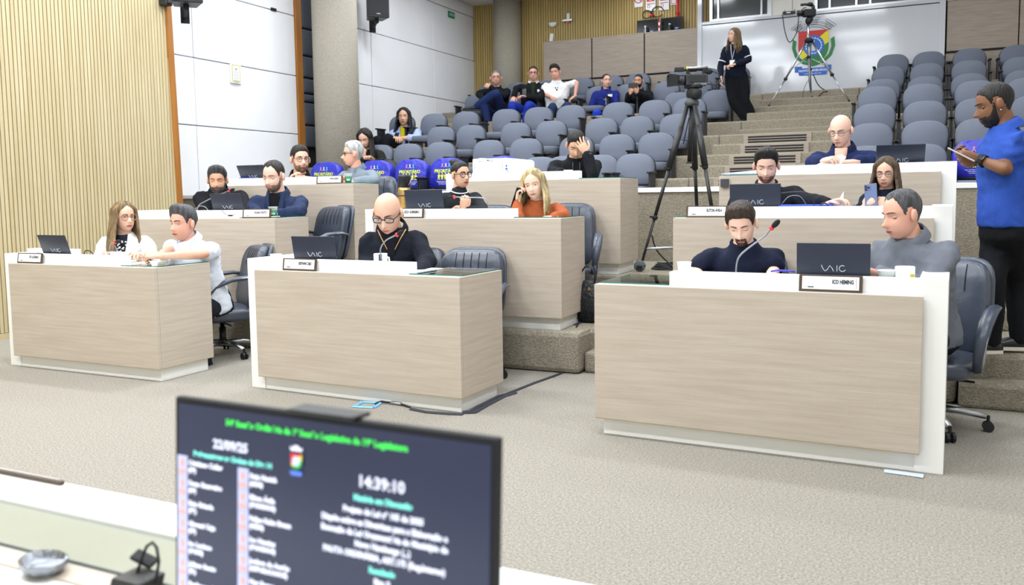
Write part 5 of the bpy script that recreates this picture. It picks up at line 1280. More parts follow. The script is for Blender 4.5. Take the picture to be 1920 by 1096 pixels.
q = at(310, 6, X=XS + .06)
t = thing('security_camera', q, 'small black camera at the top of the slatted wall', 'camera')
MB().bx(-.05, .06, -.045, .045, -.03, .07).build('camera_housing', BLACKP, t, bevel=.012)
MB().tube([(.06, -.01, 0), (.075, -.012, 0)], .022, 12).build('camera_lens', BLACKM, t, True)
# certificate
a, b = at(429.5, 117, X=XL), at(450.5, 158, X=XL)
t = thing('framed_certificate', (XL, (a.y + b.y) / 2, (a.z + b.z) / 2), 'small white framed certificate hanging on the white wall panels', 'picture frame')
w2, h2 = abs(b.y - a.y) / 2, abs(a.z - b.z) / 2
MB().bx(0, .025, -w2, w2, -h2, h2).build('picture_frame', WHITE, t, bevel=.004)
MB().bx(.025, .027, -w2 + .02, w2 - .02, -h2 + .02, h2 - .02).build('gilt_mat', mat('gilt_border', 'd2c87e', .5), t)
MB().bx(.027, .028, -w2 + .035, w2 - .035, -h2 + .035, h2 - .035).build('certificate_sheet', PAPER, t)
mb = MB(); mb.ball((.028, 0, h2 - .08), (.002, .018, .018), 8)
for i in range(8): mb.bx(.028, .0288, -w2 + .05, w2 - .05, h2 - .12 - i * .022, h2 - .115 - i * .022)
mb.build('certificate_print', mat('grey_print', '9a9ca6', .6), t)
# exit sign and small box
a = at(845.5, 28, X=XL)
t = thing('exit_sign', (XL, a.y, a.z), 'small green exit sign high on the white wall', 'sign')
MB().bx(0, .02, -.12, .12, -.06, .06).build('sign_plate', mat('exit_green', '1c8a5a', .5), t, bevel=.003)
text('SAÍDA', .07, Vector((.022, 0, .0)), Matrix(((0, 0, 1), (1, 0, 0), (0, 1, 0))), PAPER, t)
# wall box
a = at(512, 18, X=XL); t = thing('wall_switch', (XL, a.y, a.z), 'tiny dark fitting on the seam of the white wall panels', 'fitting')
MB().bx(0, .02, -.05, .05, -.02, .02).build('fitting_plate', BLACKM, t)
# back wall fittings
def bw(px, py, off=0.02): return at(px, py, Y=YB - off)
q = bw(1037, 43); t = thing('wall_detector', q, 'small white half-round lamp on the back slatted wall', 'wall lamp')
MB().rings([[Vector((.09 * math.cos(a) * s, -y_, -.09 * math.sin(a) * s)) for a in [pi * i / 12 for i in range(13)]] for s, y_ in ((1, 0), (.9, .05), (.5, .07))]).build('lamp_shell', WHITE, t, True)
q = bw(1066, 38); t = thing('wall_detector', q, 'grey sensor with white bracket on the back slatted wall', 'sensor')
MB().bx(-.1, .1, -.08, 0, -.03, .01).build('sensor_body', ALU, t, bevel=.005); MB().bx(-.03, .03, -.02, 0, .01, .13).build('sensor_bracket', WHITE, t); MB().bx(-.02, .03, -.05, -.01, -.06, -.03).build('sensor_lamp', mat('orange_plastic', 'd8742a', .5), t)
q = bw(1034, 70); t = thing('paper_note', q, 'small white note stuck above the wood partition', 'note')
MB().box((0, 0, 0), (.075, .006, .15), rotm(0, .15, 0)).build('note_sheet', PAPER, t)
def sign(px, py, w, h, label, kind):
    q = bw(px, py, .03); t = thing('safety_sign', q, label, 'sign')
    MB().bx(-w / 2, w / 2, -.004, .004, -h / 2, h / 2).build('sign_plate', PAPER, t)
    if kind == 'no':
        MB().tube([(.075 * math.cos(a), -.006, .075 * math.sin(a) + .03) for a in [2 * pi * i / 24 for i in range(25)]], .008, 6).tube([(-.052, -.006, .083), (.052, -.006, -.023)], .007, 6).build('sign_print', RED, t, True)
        MB().bx(-.05, .05, -.005, -.004, .02, .035).build('sign_print', INK, t)
    elif kind == 'fire':
        MB().bx(-w / 2 + .02, w / 2 - .02, -.006, -.004, 0, h / 2 - .005).build('sign_field', RED, t)
        MB().bx(-.025, .025, -.008, -.006, .02, h / 2 - .03).build('sign_print', PAPER, t)
        MB().bx(-w / 2 + .02, w / 2 - .02, -.006, -.004, -.045, -.035).build('sign_rule', INK, t)
        MB().tube([(-w / 2 + .04, -.006, -.06), (-w / 2 + .04, -.006, -.11), (-w / 2 + .08, -.006, -.11), (-w / 2 + .08, -.006, -.06), (-w / 2 + .04, -.006, -.06)], .006, 5).build('sign_icon', RED, t)
    else:
        MB().tube([(-w / 2 + .02, -.006, -h / 2 + .02), (w / 2 - .02, -.006, -h / 2 + .02), (w / 2 - .02, -.006, h / 2 - .02), (-w / 2 + .02, -.006, h / 2 - .02), (-w / 2 + .02, -.006, -h / 2 + .02)], .006, 5).build('sign_print', RED, t)
sign(1197.5, 1, .16, .24, 'white no-smoking sign at the picture top on the back wall', 'no')
sign(1220, 3, .19, .34, 'left red and white fire equipment sign on the back wall', 'fire')
sign(1245, 1, .19, .34, 'right red and white fire equipment sign on the back wall', 'fire')
sign(1263.5, 1, .13, .15, 'small white sign with red border beside the red pipe', 'box')
a, b = bw(1271, 0, .08), bw(1271, 27, .08)
t = thing('red_pipe', (a.x, YB - .08, 4.1), 'vertical red fire pipe on the back slatted wall', 'pipe')
MB().tube([(0, 0, 0), (0, 0, CEIL - 4.1)], .025, 10).build('pipe_run', RED, t, True); MB().lathe([(.035, 0), (.035, .04)], (0, 0, .35), 10).build('pipe_collar', RED, t, True)
for (px, ry, lab) in ((1214, 50, 'left dark monitor behind the wood partition'), (1259, 45, 'right dark monitor behind the wood partition')):
    q = at(px, ry, Y=YB - .12); t = thing('desk_monitor', (q.x, q.y, 4.13), lab, 'monitor')
    MB().bx(-.205, .205, 0, .03, -.0, .27).build('monitor_housing', BLACKP, t, bevel=.004); MB().bx(-.19, .19, -.002, 0, .015, .255).build('monitor_panel', mat('dark_glossy', '0c0e14', .15), t)
    MB().bx(-.03, .03, .0, .06, -.4, 0).build('monitor_stand', BLACKP, t)
t = thing('shelf', (at(1236, 50, Y=YB - .12).x, YB - .1, 3.7), 'dark shelf behind the wood partition carrying the two monitors', 'shelf')
MB().bx(-.6, .6, -.1, .09, 0, .03).build('shelf_board', BLACKM, t)
for px, hh_, m, lab in ((1210, .2, ALU, 'tall metal bottle before the left monitor'), (1222, .11, BLUE, 'blue cup before the left monitor'), (1255.5, .2, mat('dark_bottle', '2a3a36', .3), 'dark bottle before the right monitor'), (1269, .13, BLUE, 'blue cup before the right monitor')):
    q = at(px, 50, Y=15.74); t = thing('bottle' if hh_ > .15 else 'plastic_cup', (q.x, q.y, 4.06), lab, 'bottle' if hh_ > .15 else 'cup')
    MB().lathe([(.03, -.3), (.03, hh_ * .7), (.016, hh_ * .82), (.016, hh_)] if hh_ > .15 else [(.024, -.3), (.032, hh_), (.03, hh_)], (0, 0, 0), 12).build('vessel', m, t, True)
    MB().lathe([(.019, 0), (.019, .02)] if hh_ > .15 else [(.034, -.004), (.034, .004)], (0, 0, hh_ - .01), 12).build('lid', PAPER, t, True)
q = bw(1236, 50, .25); t = thing('measuring_post', (q.x, q.y, 4.05), 'thin red and white post between the two monitors', 'post')
mb = MB(); 
for i in range(6): MB().bx(-.012, .012, -.008, .008, i * .05, i * .05 + .05).build('post_band', RED if i % 2 else PAPER, t)
for px, py, rx, lab in ((1213, 27, .085, 'left loop of cable hung above the dark monitors'), (1233, 22, .11, 'right loop of cable hung above the dark monitors')):
    q = bw(px, py, .05); t = thing('cable_loop', q, lab, 'cable')
    MB().tube([(rx * math.cos(a), 0, rx * .85 * math.sin(a)) for a in [.1 + 5.6 * i / 24 for i in range(25)]], .009, 6).build('cord', BLACKM, t, True)
q = bw(1221, 29, .06); t = thing('red_plug', q, 'small red plug between the cable loops', 'plug'); MB().ball((0, 0, 0), (.04, .02, .025), 10).tube([(0, 0, 0), (.06, 0, .01)], .01, 6).build('plug_body', RED, t, True)

# ------------------------------------------------------------------ city crest on the cabin wall
cx = at(1525, 90, Y=YP).x; zc = at(1525, 88, Y=YP).z; S_ = .245
t = thing('crest', (cx, YP - .003, zc), 'painted city crest with quartered shield, mural crown and blue banner on the white cabin wall', 'crest')
lay = [0]
def shape(name, poly, m, z=1):
    MB().prism([(x * S_, -.0022 * z, y * S_) for x, y in poly], (0, 0, 0), (0, -.002, 0)).build(name, m, t)
def sh_outline(s=1.0):
    P = [(-1, 1.12), (1, 1.12)]
    for i in range(13):
        a = -pi * i / 12; P.append((math.cos(a) * 1.0, -.02 + 1.08 * math.sin(a)))
    return [(x * s, y * s + (1 - s) * .1) for x, y in P]
def clip(poly, f):
    out = []
    for i in range(len(poly)):
        p, q = poly[i], poly[(i + 1) % len(poly)]; a, b = f(p), f(q)
        if a >= 0: out.append(p)
        if (a >= 0) != (b >= 0):
            k = a / (a - b); out.append((p[0] + (q[0] - p[0]) * k, p[1] + (q[1] - p[1]) * k))
    return out
O_ = sh_outline(); l1 = lambda p: p[1] - (.95 * p[0] + .14) - .03; l2 = lambda p: .0 + p[1] - (.62 * p[0] - .12) * 1.0
fa = lambda p: (p[1] - 1.12) - .95 * (p[0] - 1.0); fb = lambda p: (p[1] + .98) - .95 * (p[0] - .2) - .55
shape('shield_red', clip(O_, lambda p: p[1] - (.78 * p[0] + .34)), CRED)
shape('shield_yellow', clip(clip(O_, lambda p: (.78 * p[0] + .34) - p[1]), lambda p: p[1] - (.62 * p[0] - .36)), CYEL)
shape('shield_green', clip(O_, lambda p: (.62 * p[0] - .36) - p[1]), DGREEN)
C_ = [(.02 + .70 * math.cos(a), .08 + .70 * math.sin(a)) for a in [2 * pi * i / 32 for i in range(32)]]
shape('blue_disc', C_, BLUE, 2)
mb = MB()
for i in range(18):
    a = 2 * pi * i / 18; d, n_ = Vector((math.cos(a), 0, math.sin(a))), Vector((-math.sin(a), 0, math.cos(a)))
    c = Vector((.02, 0, .08)); mb.prism([(c + d * .50 - n_ * .045) * S_ + Vector((0, -.0066, 0)), (c + d * .50 + n_ * .045) * S_ + Vector((0, -.0066, 0)), (c + d * .60) * S_ + Vector((0, -.0066, 0))], (0, 0, 0), (0, -.001, 0))
mb.tube([(Vector((.02, 0, .08)) + Vector((math.cos(a), 0, math.sin(a))) * .50) * S_ + Vector((0, -.007, 0)) for a in [2 * pi * i / 32 for i in range(33)]], .004, 5)
mb.build('gear_ring', PAPER, t)
shape('monument', [(-.12, -.28), (.14, -.28), (.14, .05), (.08, .22), (.08, .40), (.02, .52), (-.04, .40), (-.04, .22), (-.12, .05)], mat('pale_monument', 'c8ccd4', .6), 3)
lf = lambda s: [(s * 1.12, .45), (s * 1.36, .62), (s * 1.42, .0), (s * 1.2, -.65), (s * .7, -1.12), (s * .0, -1.32), (0, -1.12), (s * .55, -.98), (s * 1.0, -.55), (s * 1.17, -.05)]
shape('laurel', lf(1), DGREEN, 1.5); shape('laurel', lf(-1), DGREEN, 1.5)
mb = MB(); GREYL = mat('crest_grey', '6a6e7a', .6)
for r_ in (1.62, 1.76): mb.tube([(r_ * math.sin(a) * S_ * .92, -.004, (-.25 + r_ * math.cos(a)) * S_) for a in [-.72 + 1.44 * i / 20 for i in range(21)]], .0045, 5)
for a0 in (-.6, 0, .6):
    for r0, r1, w_ in ((1.82, 2.12, .13), (2.12, 2.28, .19)):
        pts = [(r * math.sin(a0 + s * w_) * S_ * .92, -.004, (-.25 + r * math.cos(a0 + s * w_)) * S_) for r, s in ((r0, -1), (r1, -1), (r1, 1), (r0, 1), (r0, -1))]; mb.tube(pts, .003, 4)
    for rr in (1.92, 2.02): mb.tube([(rr * math.sin(a0 + s * .12) * S_ * .92, -.004, (-.25 + rr * math.cos(a0 + s * .12)) * S_) for s in (-1, 0, 1)], .0025, 4)
for r_ in (1.9, 1.98): mb.tube([(r_ * math.sin(a) * S_ * .92, -.004, (-.25 + r_ * math.cos(a)) * S_) for a in [-.72 + 1.44 * i / 20 for i in range(21)]], .0022, 4)
mb.build('mural_crown', GREYL, t)
shape('banner', [(-1.2, -1.28), (-.75, -1.28), (-.7, -1.42), (.75, -1.42), (.8, -1.28), (1.2, -1.28), (1.2, -1.62), (.95, -1.62), (.9, -1.92), (-.9, -1.92), (-.98, -1.68), (-1.2, -1.68)], BLUE, 2)
FB = Matrix(((1, 0, 0), (0, 0, -1), (0, 1, 0)))
text('NOVO HAMBURGO', .052, Vector((0, -.008, -1.60 * S_)), FB, PAPER, t, bold=.001); text('5 DE ABRIL DE 1927', .032, Vector((0, -.008, -1.81 * S_)), FB, PAPER, t)
# router on the sill
q = at(1479.5, 24, Y=YP - .06); t = thing('wifi_router', q, 'small black router with white label on the cabin sill', 'router')
MB().bx(-.1, .1, -.05, .05, -.018, .018).build('router_body', BLACKP, t, bevel=.004); MB().bx(-.035, .03, -.0515, -.05, -.014, .004).build('router_label', PAPER, t)
for x in (-.08, .09): MB().tube([(x, .04, 0), (x, .045, .06)], .005, 6).build('antenna', BLACKP, t)
# tripod with small camera on the top landing
TY = 14.2
t = thing('camera_tripod', (at(1518, 175, Y=TY).x, TY, FK[5]), 'silver tripod with small video camera before the city crest', 'tripod'); O = Vector(t.location)
L_ = lambda px, py, Y=TY: at(px, py, Y=Y) - O
MB().tube([L_(1515, 45), L_(1516, 105)], .018, 10).build('centre_column', ALU, t, True); MB().tube([L_(1516, 70), L_(1518, 150), L_(1520, 174)], [.022, .018, .008], 10).build('lower_column', mat('grey_metal', '7d8088', .35, metal=.7), t, True)
for p_, q_, r_ in ((L_(1511, 79), L_(1473, 148, TY - .15), L_(1442, 198, TY - .32)), (L_(1524, 79), L_(1560, 140, TY - .12), L_(1592, 189, TY - .25)), (L_(1518, 80), L_(1519, 130, TY + .3), L_(1521, 172, TY + .5))):
    MB().tube([p_, q_], .017, 8).build('leg', ALU, t, True); MB().tube([q_, r_], .011, 8).build('leg_tube', ALU, t, True); MB().ball(q_, .03, 10).ball(r_, .018, 8).build('leg_clamp', BLACKM, t, True)
    MB().tube([L_(1516, 107), p_.lerp(q_, .75)], .007, 6).build('brace', ALU, t, True)
MB().ball(L_(1517, 76), (.07, .06, .045), 12).ball(L_(1516, 107), .03, 10).build('collar', BLACKM, t, True)
MB().ball(L_(1516, 39), (.05, .05, .06), 12).tube([L_(1514, 35), L_(1524, 36)], .03, 10).build('fluid_head', BLACKM, t, True)
q = at(1516, 24, Y=TY); t = thing('video_camera', q, 'small black camcorder on the silver tripod at the back', 'video camera', None, pi + .4)
MB().bx(-.10, .08, -.06, .06, -.06, .05).build('camera_body', BLACKM, t, bevel=.012); MB().tube([(.08, 0, .0), (.17, 0, 0)], .04, 14).build('lens_barrel', BLACKP, t, True)
MB().tube([(-.08, 0, .10), (.05, 0, .13), (.12, 0, .12)], .02, 8).bx(-.09, -.05, -.02, .02, .05, .1).build('top_handle', BLACKP, t, True); MB().ball((-.02, 0, .13), (.05, .03, .03), 10).build('shotgun_mic', BLACKM, t, True)
cable([at(1467, 27, Y=TY - .1), at(1472, 60, Y=TY - .1), at(1481, 79, Y=TY - .1), at(1494, 60, Y=TY - .1), at(1498, 30, Y=TY - .05), at(1505, 17, Y=TY - .05), at(1512, 14, Y=TY - .05)], .007, 'thin black cable drooping from the camera of the silver tripod', BLACKM)
cable([at(1525, 140, Y=TY + .5), at(1535, 160, Y=TY + .5), at(1550, 170, Y=TY + .5), at(1566, 171, Y=TY + .5), at(1545, 172, Y=TY + .3), at(1534, 182, Y=TY + .2)], .008, 'black power cable on the top landing behind the silver tripod', BLACKM)
cable([at(1516, 150, Y=TY + .1), at(1508, 165, Y=TY + .1), at(1505, 187, Y=TY)], .004, 'thin cable hanging beside the silver tripod column', BLACKM)
q = at(1529, 186, Y=TY + .2); t = thing('power_strip', (q.x, q.y, q.z), 'black power strip on the top landing at the silver tripod foot', 'power strip'); MB().bx(-.1, .1, -.03, .03, -.01, .03).build('strip_body', BLACKM, t, bevel=.005)
for sx in (-.05, .05): MB().lathe([(.018, 0), (.018, .02)], (sx, 0, .03), 10).build('plug', BLACKP, t)

# details worn by people
k = p24['k']; hwf = p24
def on_chest(p, r, d, f=.10): return p['N'] - p['sp'] * d * p['k'] + p['Rt'] * r * p['k'] + p['sf'] * f * p['k'] - p['O']
def worn(p, name, mb, m, smooth=True): return mb.build(name, m, p['root'], smooth)
p = p24
worn(p, 'lanyard', MB().tube([on_chest(p, .05, .0, .07), on_chest(p, .035, .12, .12), on_chest(p, .02, .24, .13)], .006, 6).tube([on_chest(p, -.04, .0, .07), on_chest(p, -.01, .12, .12), on_chest(p, .02, .24, .13)], .006, 6), mat('lanyard_white', 'c8cfe2', .6))
b = MB(); c = on_chest(p, .02, .30, .145); b.box(c, (.075, .006, .10), Matrix((p['Rt'], p['sf'], Vector((0, 0, 1)))).transposed()); worn(p, 'badge', b, PAPER, False)
for s in ('r', 'l'):
    S, E, Wp = p['A'][s]; c = S.lerp(E, .72); d = (E - S).normalized(); M = Vector((0, 0, 1)).rotation_difference(d).to_matrix()
    worn(p, 'sleeve_stripe', MB().lathe([(.063, -.006), (.064, 0), (.063, .006)], c - p['O'], 16, M), PAPER)
p = p8; hwf = p['hw']
b = MB(); b.tube([p['N'] + p['nd'] * (.012 - .05 * (1 + math.cos(t_)) / 2) * p['k'] + p['F'] * math.cos(t_) * .088 * p['k'] + p['Rt'] * math.sin(t_) * .075 * p['k'] + p['F'] * .012 - p['O'] for t_ in [2 * pi * i / 30 for i in range(31)]], .0055, 7); worn(p, 'pearl_necklace', b, mat('pearl', 'd9dbe4', .2))
p = p3
zp = MB(); zp.tube([on_chest(p, .075, .0, .075), on_chest(p, .05, .045, .108), on_chest(p, .008, .13, .127), on_chest(p, .0, .26, .142)], .0035, 6).tube([on_chest(p, -.085, .0, .07), on_chest(p, -.055, .045, .108), on_chest(p, -.008, .13, .127)], .0035, 6); worn(p, 'zip', zp, GOLD)
b = MB(); b.box(on_chest(p, .0, .185, .139), (.012, .008, .03)); worn(p, 'zip_pull', b, mat('yellow_pull', 'c9b030', .4), False)
p = p4
b = MB(); b.tube([on_chest(p, -.075, .20, .117), on_chest(p, -.068, .215, .118), on_chest(p, -.077, .228, .119), on_chest(p, -.085, .245, .119)], .0045, 6); worn(p, 'chest_emblem', b, RED)
p = p7
for i in (.10, .18): b = MB().ball(on_chest(p, .0, i, .131), .007, 8); worn(p, 'button', b, PAPER)
p = p16
S, E, Wp = p['A']['l']; 
for s in ('r', 'l'):
    S, E, Wp = p['A'][s]
    if s == 'r':
        d = (Wp - E).normalized(); M = Vector((0, 0, 1)).rotation_difference(d).to_matrix(); c = E.lerp(Wp, .90) - p['O']
        w_ = worn(p, 'wrist_watch', MB().lathe([(.031, -.014), (.035, -.012), (.035, .012), (.031, .014)], c, 16, M), BLACKP)
        MB().box(c + M @ Vector((0, -.035, 0)), (.03, .014, .036), M).build('watch_face', mat('dark_glossy', '0c0e14', .15), w_, bevel=.004)
b = MB().ball(p['hw'](-.082, -.004, -.037) - p['O'], .006, 8).ball(p['hw'](.082, -.004, -.037) - p['O'], .006, 8); worn(p, 'ear_stud', b, CHROME)
b = MB(); b.box(on_chest(p, -.085, .17, .118), (.014, .006, .014), rotm(0, .78, 0)); worn(p, 'chest_emblem', b, PAPER, False)
p = p14
S, E, Wp = p['A']['l']; d = (Wp - E).normalized(); M = Vector((0, 0, 1)).rotation_difference(d).to_matrix()
worn(p, 'wrist_watch', MB().lathe([(.038, -.016), (.043, -.014), (.043, .014), (.038, .016)], E.lerp(Wp, .86) - p['O'], 14, M), BLACKP)
b = MB(); b.tube([on_chest(p, .03, .02, .09), on_chest(p, .032, .14, .128)], .004, 6).tube([on_chest(p, -.03, .02, .09), on_chest(p, -.032, .14, .128)], .004, 6); worn(p, 'hood_cord', b, mat('cord_grey', '3a3d44', .7))
p = p22
b = MB(); b.box(on_chest(p, -.07, .10, .118), (.075, .006, .042), Matrix((p['Rt'], p['sf'], Vector((0, 0, 1)))).transposed()); worn(p, 'name_sticker', b, PAPER, False)
b = MB(); b.box(on_chest(p, .0, .19, .126), (.010, .008, .13)).box(on_chest(p, .0, .165, .128), (.12, .006, .012)); worn(p, 'chest_print', b, mat('silver_print', 'b8c0d8', .5), False)
b = MB(); R_ = []
for q, rr in ((.0, .075), (.02, .088), (.045, .078)):
    R_.append([p['N'] + p['nd'] * q * p['k'] - p['F'] * math.cos(t_) * rr * p['k'] + p['Rt'] * math.sin(t_) * rr * p['k'] - p['O'] for t_ in [-2.5 + 5 * i / 20 for i in range(21)]])
b.rings(R_, cap=False, close=False); worn(p, 'hood', b, cloth_m('222c78'))
p = p21
b = MB(); b.ball(on_chest(p, -.01, .14, .118), (.022, .01, .028), 8).ball(on_chest(p, -.005, .20, .128), (.034, .012, .05), 8).tube([on_chest(p, -.02, .11, .115), on_chest(p, -.028, .09, .108)], .008, 5).tube([on_chest(p, .004, .11, .115), on_chest(p, .012, .09, .108)], .008, 5).tube([on_chest(p, .02, .25, .13), on_chest(p, .03, .29, .13)], .01, 5).tube([on_chest(p, -.03, .25, .13), on_chest(p, -.035, .29, .13)], .01, 5); worn(p, 'shirt_print', b, mat('print_black', '2a2c34', .8))
p = p20
b = MB().ball(on_chest(p, -.075, .13, .125), (.035, .008, .03), 10); worn(p, 'round_sticker', b, PAPER)
p = p1
b = MB()
random.seed(3)
for i in range(46): b.ball(on_chest(p, random.uniform(-.045, .045), random.uniform(.03, .22), .118 + .012 * random.random()), (.007, .007, .007), 6)
worn(p, 'blouse_dot', b, PAPER)['kind'] = 'stuff'

# ------------------------------------------------------------------ presiding table in the foreground
TZ = .60; GZ = .592
t = thing('presiding_table', (-1.6, 1.05, 0), 'white and wood presiding table in the near left foreground', 'table'); O = Vector((-1.6, 1.05, 0))
def tb(x0, x1, y0, y1, z0, z1): return MB().bx(x0 - O.x, x1 - O.x, y0 - O.y, y1 - O.y, z0, z1)
yb0, yb1 = at(165, 968, Z=TZ).y, at(165, 912, Z=TZ).y
tb(-2.6, .3, yb0, yb1, .0, TZ).build('white_riser', WHITE, t, bevel=.003)
GREYG = mat('greenish_table_top', '9a9d92', .12, spec=.6, var=(2, '8e9186', .5))
yg = at(115, 1045, Z=GZ).y
tb(-2.6, .3, yg, yb0, GZ - .02, GZ).build('glass_top', GREYG, t)
tb(-2.6, .3, yg - .002, yg, GZ - .02, GZ + .001).build('glass_edge', mat('dark_glass_edge', '5c6c74', .2), t)
tb(-2.6, .3, yg - .052, yg - .002, GZ - .05, GZ - .004).build('wood_edge', WOOD, t)
tb(-2.6, .3, .30, yg - .052, GZ - .05, GZ - .008).build('white_top', WHITE, t)
tb(-2.6, .3, yb0 - .02, yb0, .0, .5).build('front_panel', WOOD, t)
a, b_ = at(0, 873, Z=TZ + .009), at(121, 900, Z=TZ + .009)
q = thing('name_plate', (b_.x - .2, yb1 - .015, TZ), 'dark back of a name plate on the far edge of the near table', 'name plate')
MB().bx(-.35, .2, -.006, .006, 0, .009).build('plate_frame', PLATE_F, q, bevel=.002); MB().bx(-.33, .18, .006, .008, .001, .008).build('plate_card', PAPER, q)
# cut glass dish
q = at(82, 1066, Z=GZ); t = thing('glass_ashtray', (q.x, q.y, GZ), 'oval cut-crystal dish on the near table', 'dish'); t.scale = (.66, .62, .8)
R = []; CRY = mat('cut_crystal', '8f939b', .16, metal=.8, bump=(60, .6, (1, 1, 1), .01))
for rr, z_ in ((.055, 0), (.064, .010), (.066, .022), (.058, .026), (.045, .014), (.02, .011)):
    R.append([Vector((rr * math.cos(a) * (1 + .03 * (i % 2)), rr * .82 * math.sin(a) * (1 + .03 * (i % 2)), z_)) for i, a in enumerate([2 * pi * j / 28 for j in range(28)])])
MB().rings(R).build('dish_bowl', CRY, t, False)
MB().rings([[Vector((r_ * math.cos(a), r_ * .82 * math.sin(a), z_)) for a in [2 * pi * j / 24 for j in range(24)]] for r_, z_ in ((.052, -.0005), (.060, .006))]).build('dish_base', mat('dark_crystal', '4a4f58', .15), t)
# black microphone base with cable
q = at(264, 1102, Z=GZ); t = thing('conference_unit', (q.x, q.y, GZ), 'black conference microphone base with looping cable on the near table', 'microphone base'); t.scale = (.74, .74, .74)
MB().prism([(-.045, -.05, 0), (.04, -.05, 0), (.045, .02, 0), (-.04, .02, 0)], (0, 0, 0), (0, .012, .032)).build('unit_base', BLACKP, t, bevel=.006)
MB().box((-.02, .03, .05), (.055, .03, .010), rotm(.3, .35, .2)).build('unit_plate', BLACKM, t, bevel=.003)
MB().tube([(-.01, 0, .03), (-.014, .02, .06), (-.006, .026, .082), (.008, .03, .092), (.022, .028, .084), (.036, .02, .058), (.045, .0, .02)], .0035, 7).build('unit_cable', BLACKM, t, True)
# monitor with the session screen
TL, TR = at(328, 742, Y=.905), at(935, 822, Y=.905)
ex = (TR - TL).normalized(); Wm = (TR - TL).length; ez = (Vector((0, 0, 1)) - Vector((0, 1, 0)) * -.05); ez = (ez - ex * ez.dot(ex)).normalized(); ey = ez.cross(ex).normalized()
Mm = Matrix((ex, ey, ez)).transposed().to_4x4(); Mm.translation = (TL + TR) / 2
t = D.objects.new('session_monitor', None); COL.objects.link(t); t.matrix_world = Mm; tag(t, 'large dark monitor showing the session agenda, blurred in the near foreground', 'monitor')
Hm = Wm * .57
MB().bx(-Wm / 2, Wm / 2, .0, .014, -Hm, 0).build('monitor_housing', BLACKM, t, bevel=.003)
bz = .009
MB().bx(-Wm / 2 + bz, Wm / 2 - bz, -.0015, .001, -Hm + bz, -bz).build('monitor_screen', mat('session_screen', '262c4a', .3, emit=.5), t)
MB().bx(-.05, .06, -.01, .03, .0, .006).build('top_clip', BLACKP, t, bevel=.002)
MB().tube([(0, .02, -Hm * .8), (0, .03, -Hm - .05)], .02, 10).bx(-.1, .1, -.06, .1, -Hm - .065, -Hm - .05).build('monitor_stand', BLACKP, t)
def em(n, c, e): return mat('screen_' + n, c, .5, emit=e)
SWH, SGR, SCY = em('white', 'e9ecff', .95), em('green', '3fe05a', .9), em('cyan', '7fe6dc', .9)
def scr(u, v, y=-.0022): return Vector((-Wm / 2 + u * Wm, y, -v * Wm))
F_ = Matrix(((1, 0, 0), (0, 0, -1), (0, 1, 0)))
def st(s, u, v, size, m, al='CENTER', sx=1): text(s, size * Wm, scr(u, v), F_, m, t, align=al, bold=.0006, sx=sx, depth_=.0002)
st('54ª Sessão Ordinária da 1ª Sessão Legislativa da 19ª Legislatura', .475, .052, .0225, SGR)
st('22/09/25', .205, .115, .034, SWH); st('14:39:10', .685, .150, .040, SWH)
st('Parlamentares na Ordem do Dia: 14', .21, .150, .0195, SCY, sx=.95)
for i, (n_, pt) in enumerate((('Cristiano Coller', 'PP'), ('Deza Guerreiro', 'PP'), ('Enio Brizola', 'PT'), ('Giovani Caju', 'PP'), ('Ito Luciano', 'PODE'), ('Juliano Souto', 'PL'), ('Professora Luciana Martins', 'PT'))):
    v = .178 + i * .0562; st(n_, .055, v, .0185, SWH, 'LEFT'); st('(%s)' % pt, .055, v + .020, .0165, SWH, 'LEFT')
    c = scr(.033, v + .010); MB().box(c, (.036 * Wm, .0006, .0555 * Wm)).build('portrait_tile', em('tile', 'c4c9f2', .6), t); MB().ball(c + Vector((0, -.0008, .004)), (.009 * Wm, .0006, .013 * Wm), 10).box(c + Vector((0, -.0008, -.017 * Wm)), (.026 * Wm, .0006, .014 * Wm)).build('portrait_face', em('face', 'd8b0aa', .5), t)
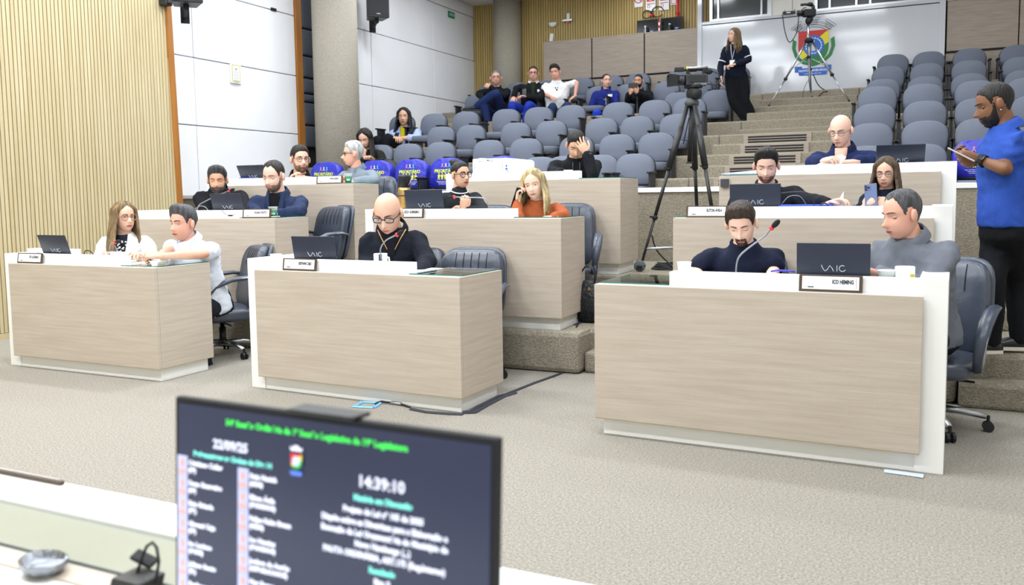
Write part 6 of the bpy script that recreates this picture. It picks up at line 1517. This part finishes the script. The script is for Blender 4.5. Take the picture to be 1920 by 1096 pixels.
for i, (n_, pt) in enumerate((('Daia Hanich', 'MDB'), ('Eliton Ávila', 'PODEMOS'), ('Felipe Kuhn Braun', 'PSDB'), ('Ico Heming', 'PODEMOS'), ('Joelson de Araújo', 'REPUBLICANOS'), ('Nor Boeno', 'MDB'))):
    v = .185 + i * .0565; st(n_, .272, v, .0185, SWH, 'LEFT'); st('(%s)' % pt, .272, v + .020, .0165, SWH, 'LEFT')
    c = scr(.25, v + .010); MB().box(c, (.036 * Wm, .0006, .0555 * Wm)).build('portrait_tile', em('tile', 'c4c9f2', .6), t); MB().ball(c + Vector((0, -.0008, .004)), (.009 * Wm, .0006, .013 * Wm), 10).box(c + Vector((0, -.0008, -.017 * Wm)), (.026 * Wm, .0006, .014 * Wm)).build('portrait_face', em('face', 'd8b0aa', .5), t)
for s_, v, m in (('Matéria em Discussão', .192, SCY), ('Projeto de Lei nº 105 de 2025', .224, SWH), ('Dispõe sobre as Diretrizes para a Elaboração e', .253, SWH), ('Execução da Lei Orçamentária do Município de', .280, SWH), ('Novo Hamburgo (...)', .307, SWH), ('PAUTA ORDINÁRIA, ART.175 (Reg.Interno)', .334, SWH), ('Resultado', .366, SCY), ('Sim: 0', .393, SWH), ('Não: 0', .420, SWH), ('Presentes: 14', .447, SWH), ('Total votos: 0', .474, SWH), ('Aguardando', .50, em('blue', '4fb0e8', .9))):
    st(s_, .69, v, .0212, m, sx=.90)
c = scr(.43, .125); k_ = .018 * Wm
def sp(poly, m, y=-.0024): MB().prism([c + Vector((a_ * k_, y, b_ * k_)) for a_, b_ in poly], (0, 0, 0), (0, -.0003, 0)).build('crest_print', m, t)
sp(clip(O_, lambda p: p[1] - (.78 * p[0] + .34)), em('red', 'd23030', .8)); sp(clip(clip(O_, lambda p: (.78 * p[0] + .34) - p[1]), lambda p: p[1] - (.62 * p[0] - .36)), em('yellow', 'e0d030', .8)); sp(clip(O_, lambda p: (.62 * p[0] - .36) - p[1]), em('green2', '30b050', .8))
sp(C_, em('pale', 'c8d4f0', .8), -.0028); sp([(-1.0, 1.5), (1.0, 1.5), (1.1, 2.1), (.6, 1.9), (.4, 2.3), (-.4, 2.3), (-.6, 1.9), (-1.1, 2.1)], SWH); sp([(-1.1, -1.4), (1.1, -1.4), (.9, -2.0), (-.9, -2.0)], em('banner', '5a80e8', .8))
# ------------------------------------------------------------------ turn the lettering into meshes
def finish_text():
    dg = bpy.context.evaluated_depsgraph_get(); dg.update()
    for o in TXT:
        me = D.meshes.new_from_object(o.evaluated_get(dg))
        n = o.name; par = o.parent; mb_ = o.matrix_basis.copy(); cu = o.data; D.objects.remove(o); D.curves.remove(cu)
        r = D.objects.new('lettering', me); COL.objects.link(r); r.parent = par; r.matrix_basis = mb_
finish_text()
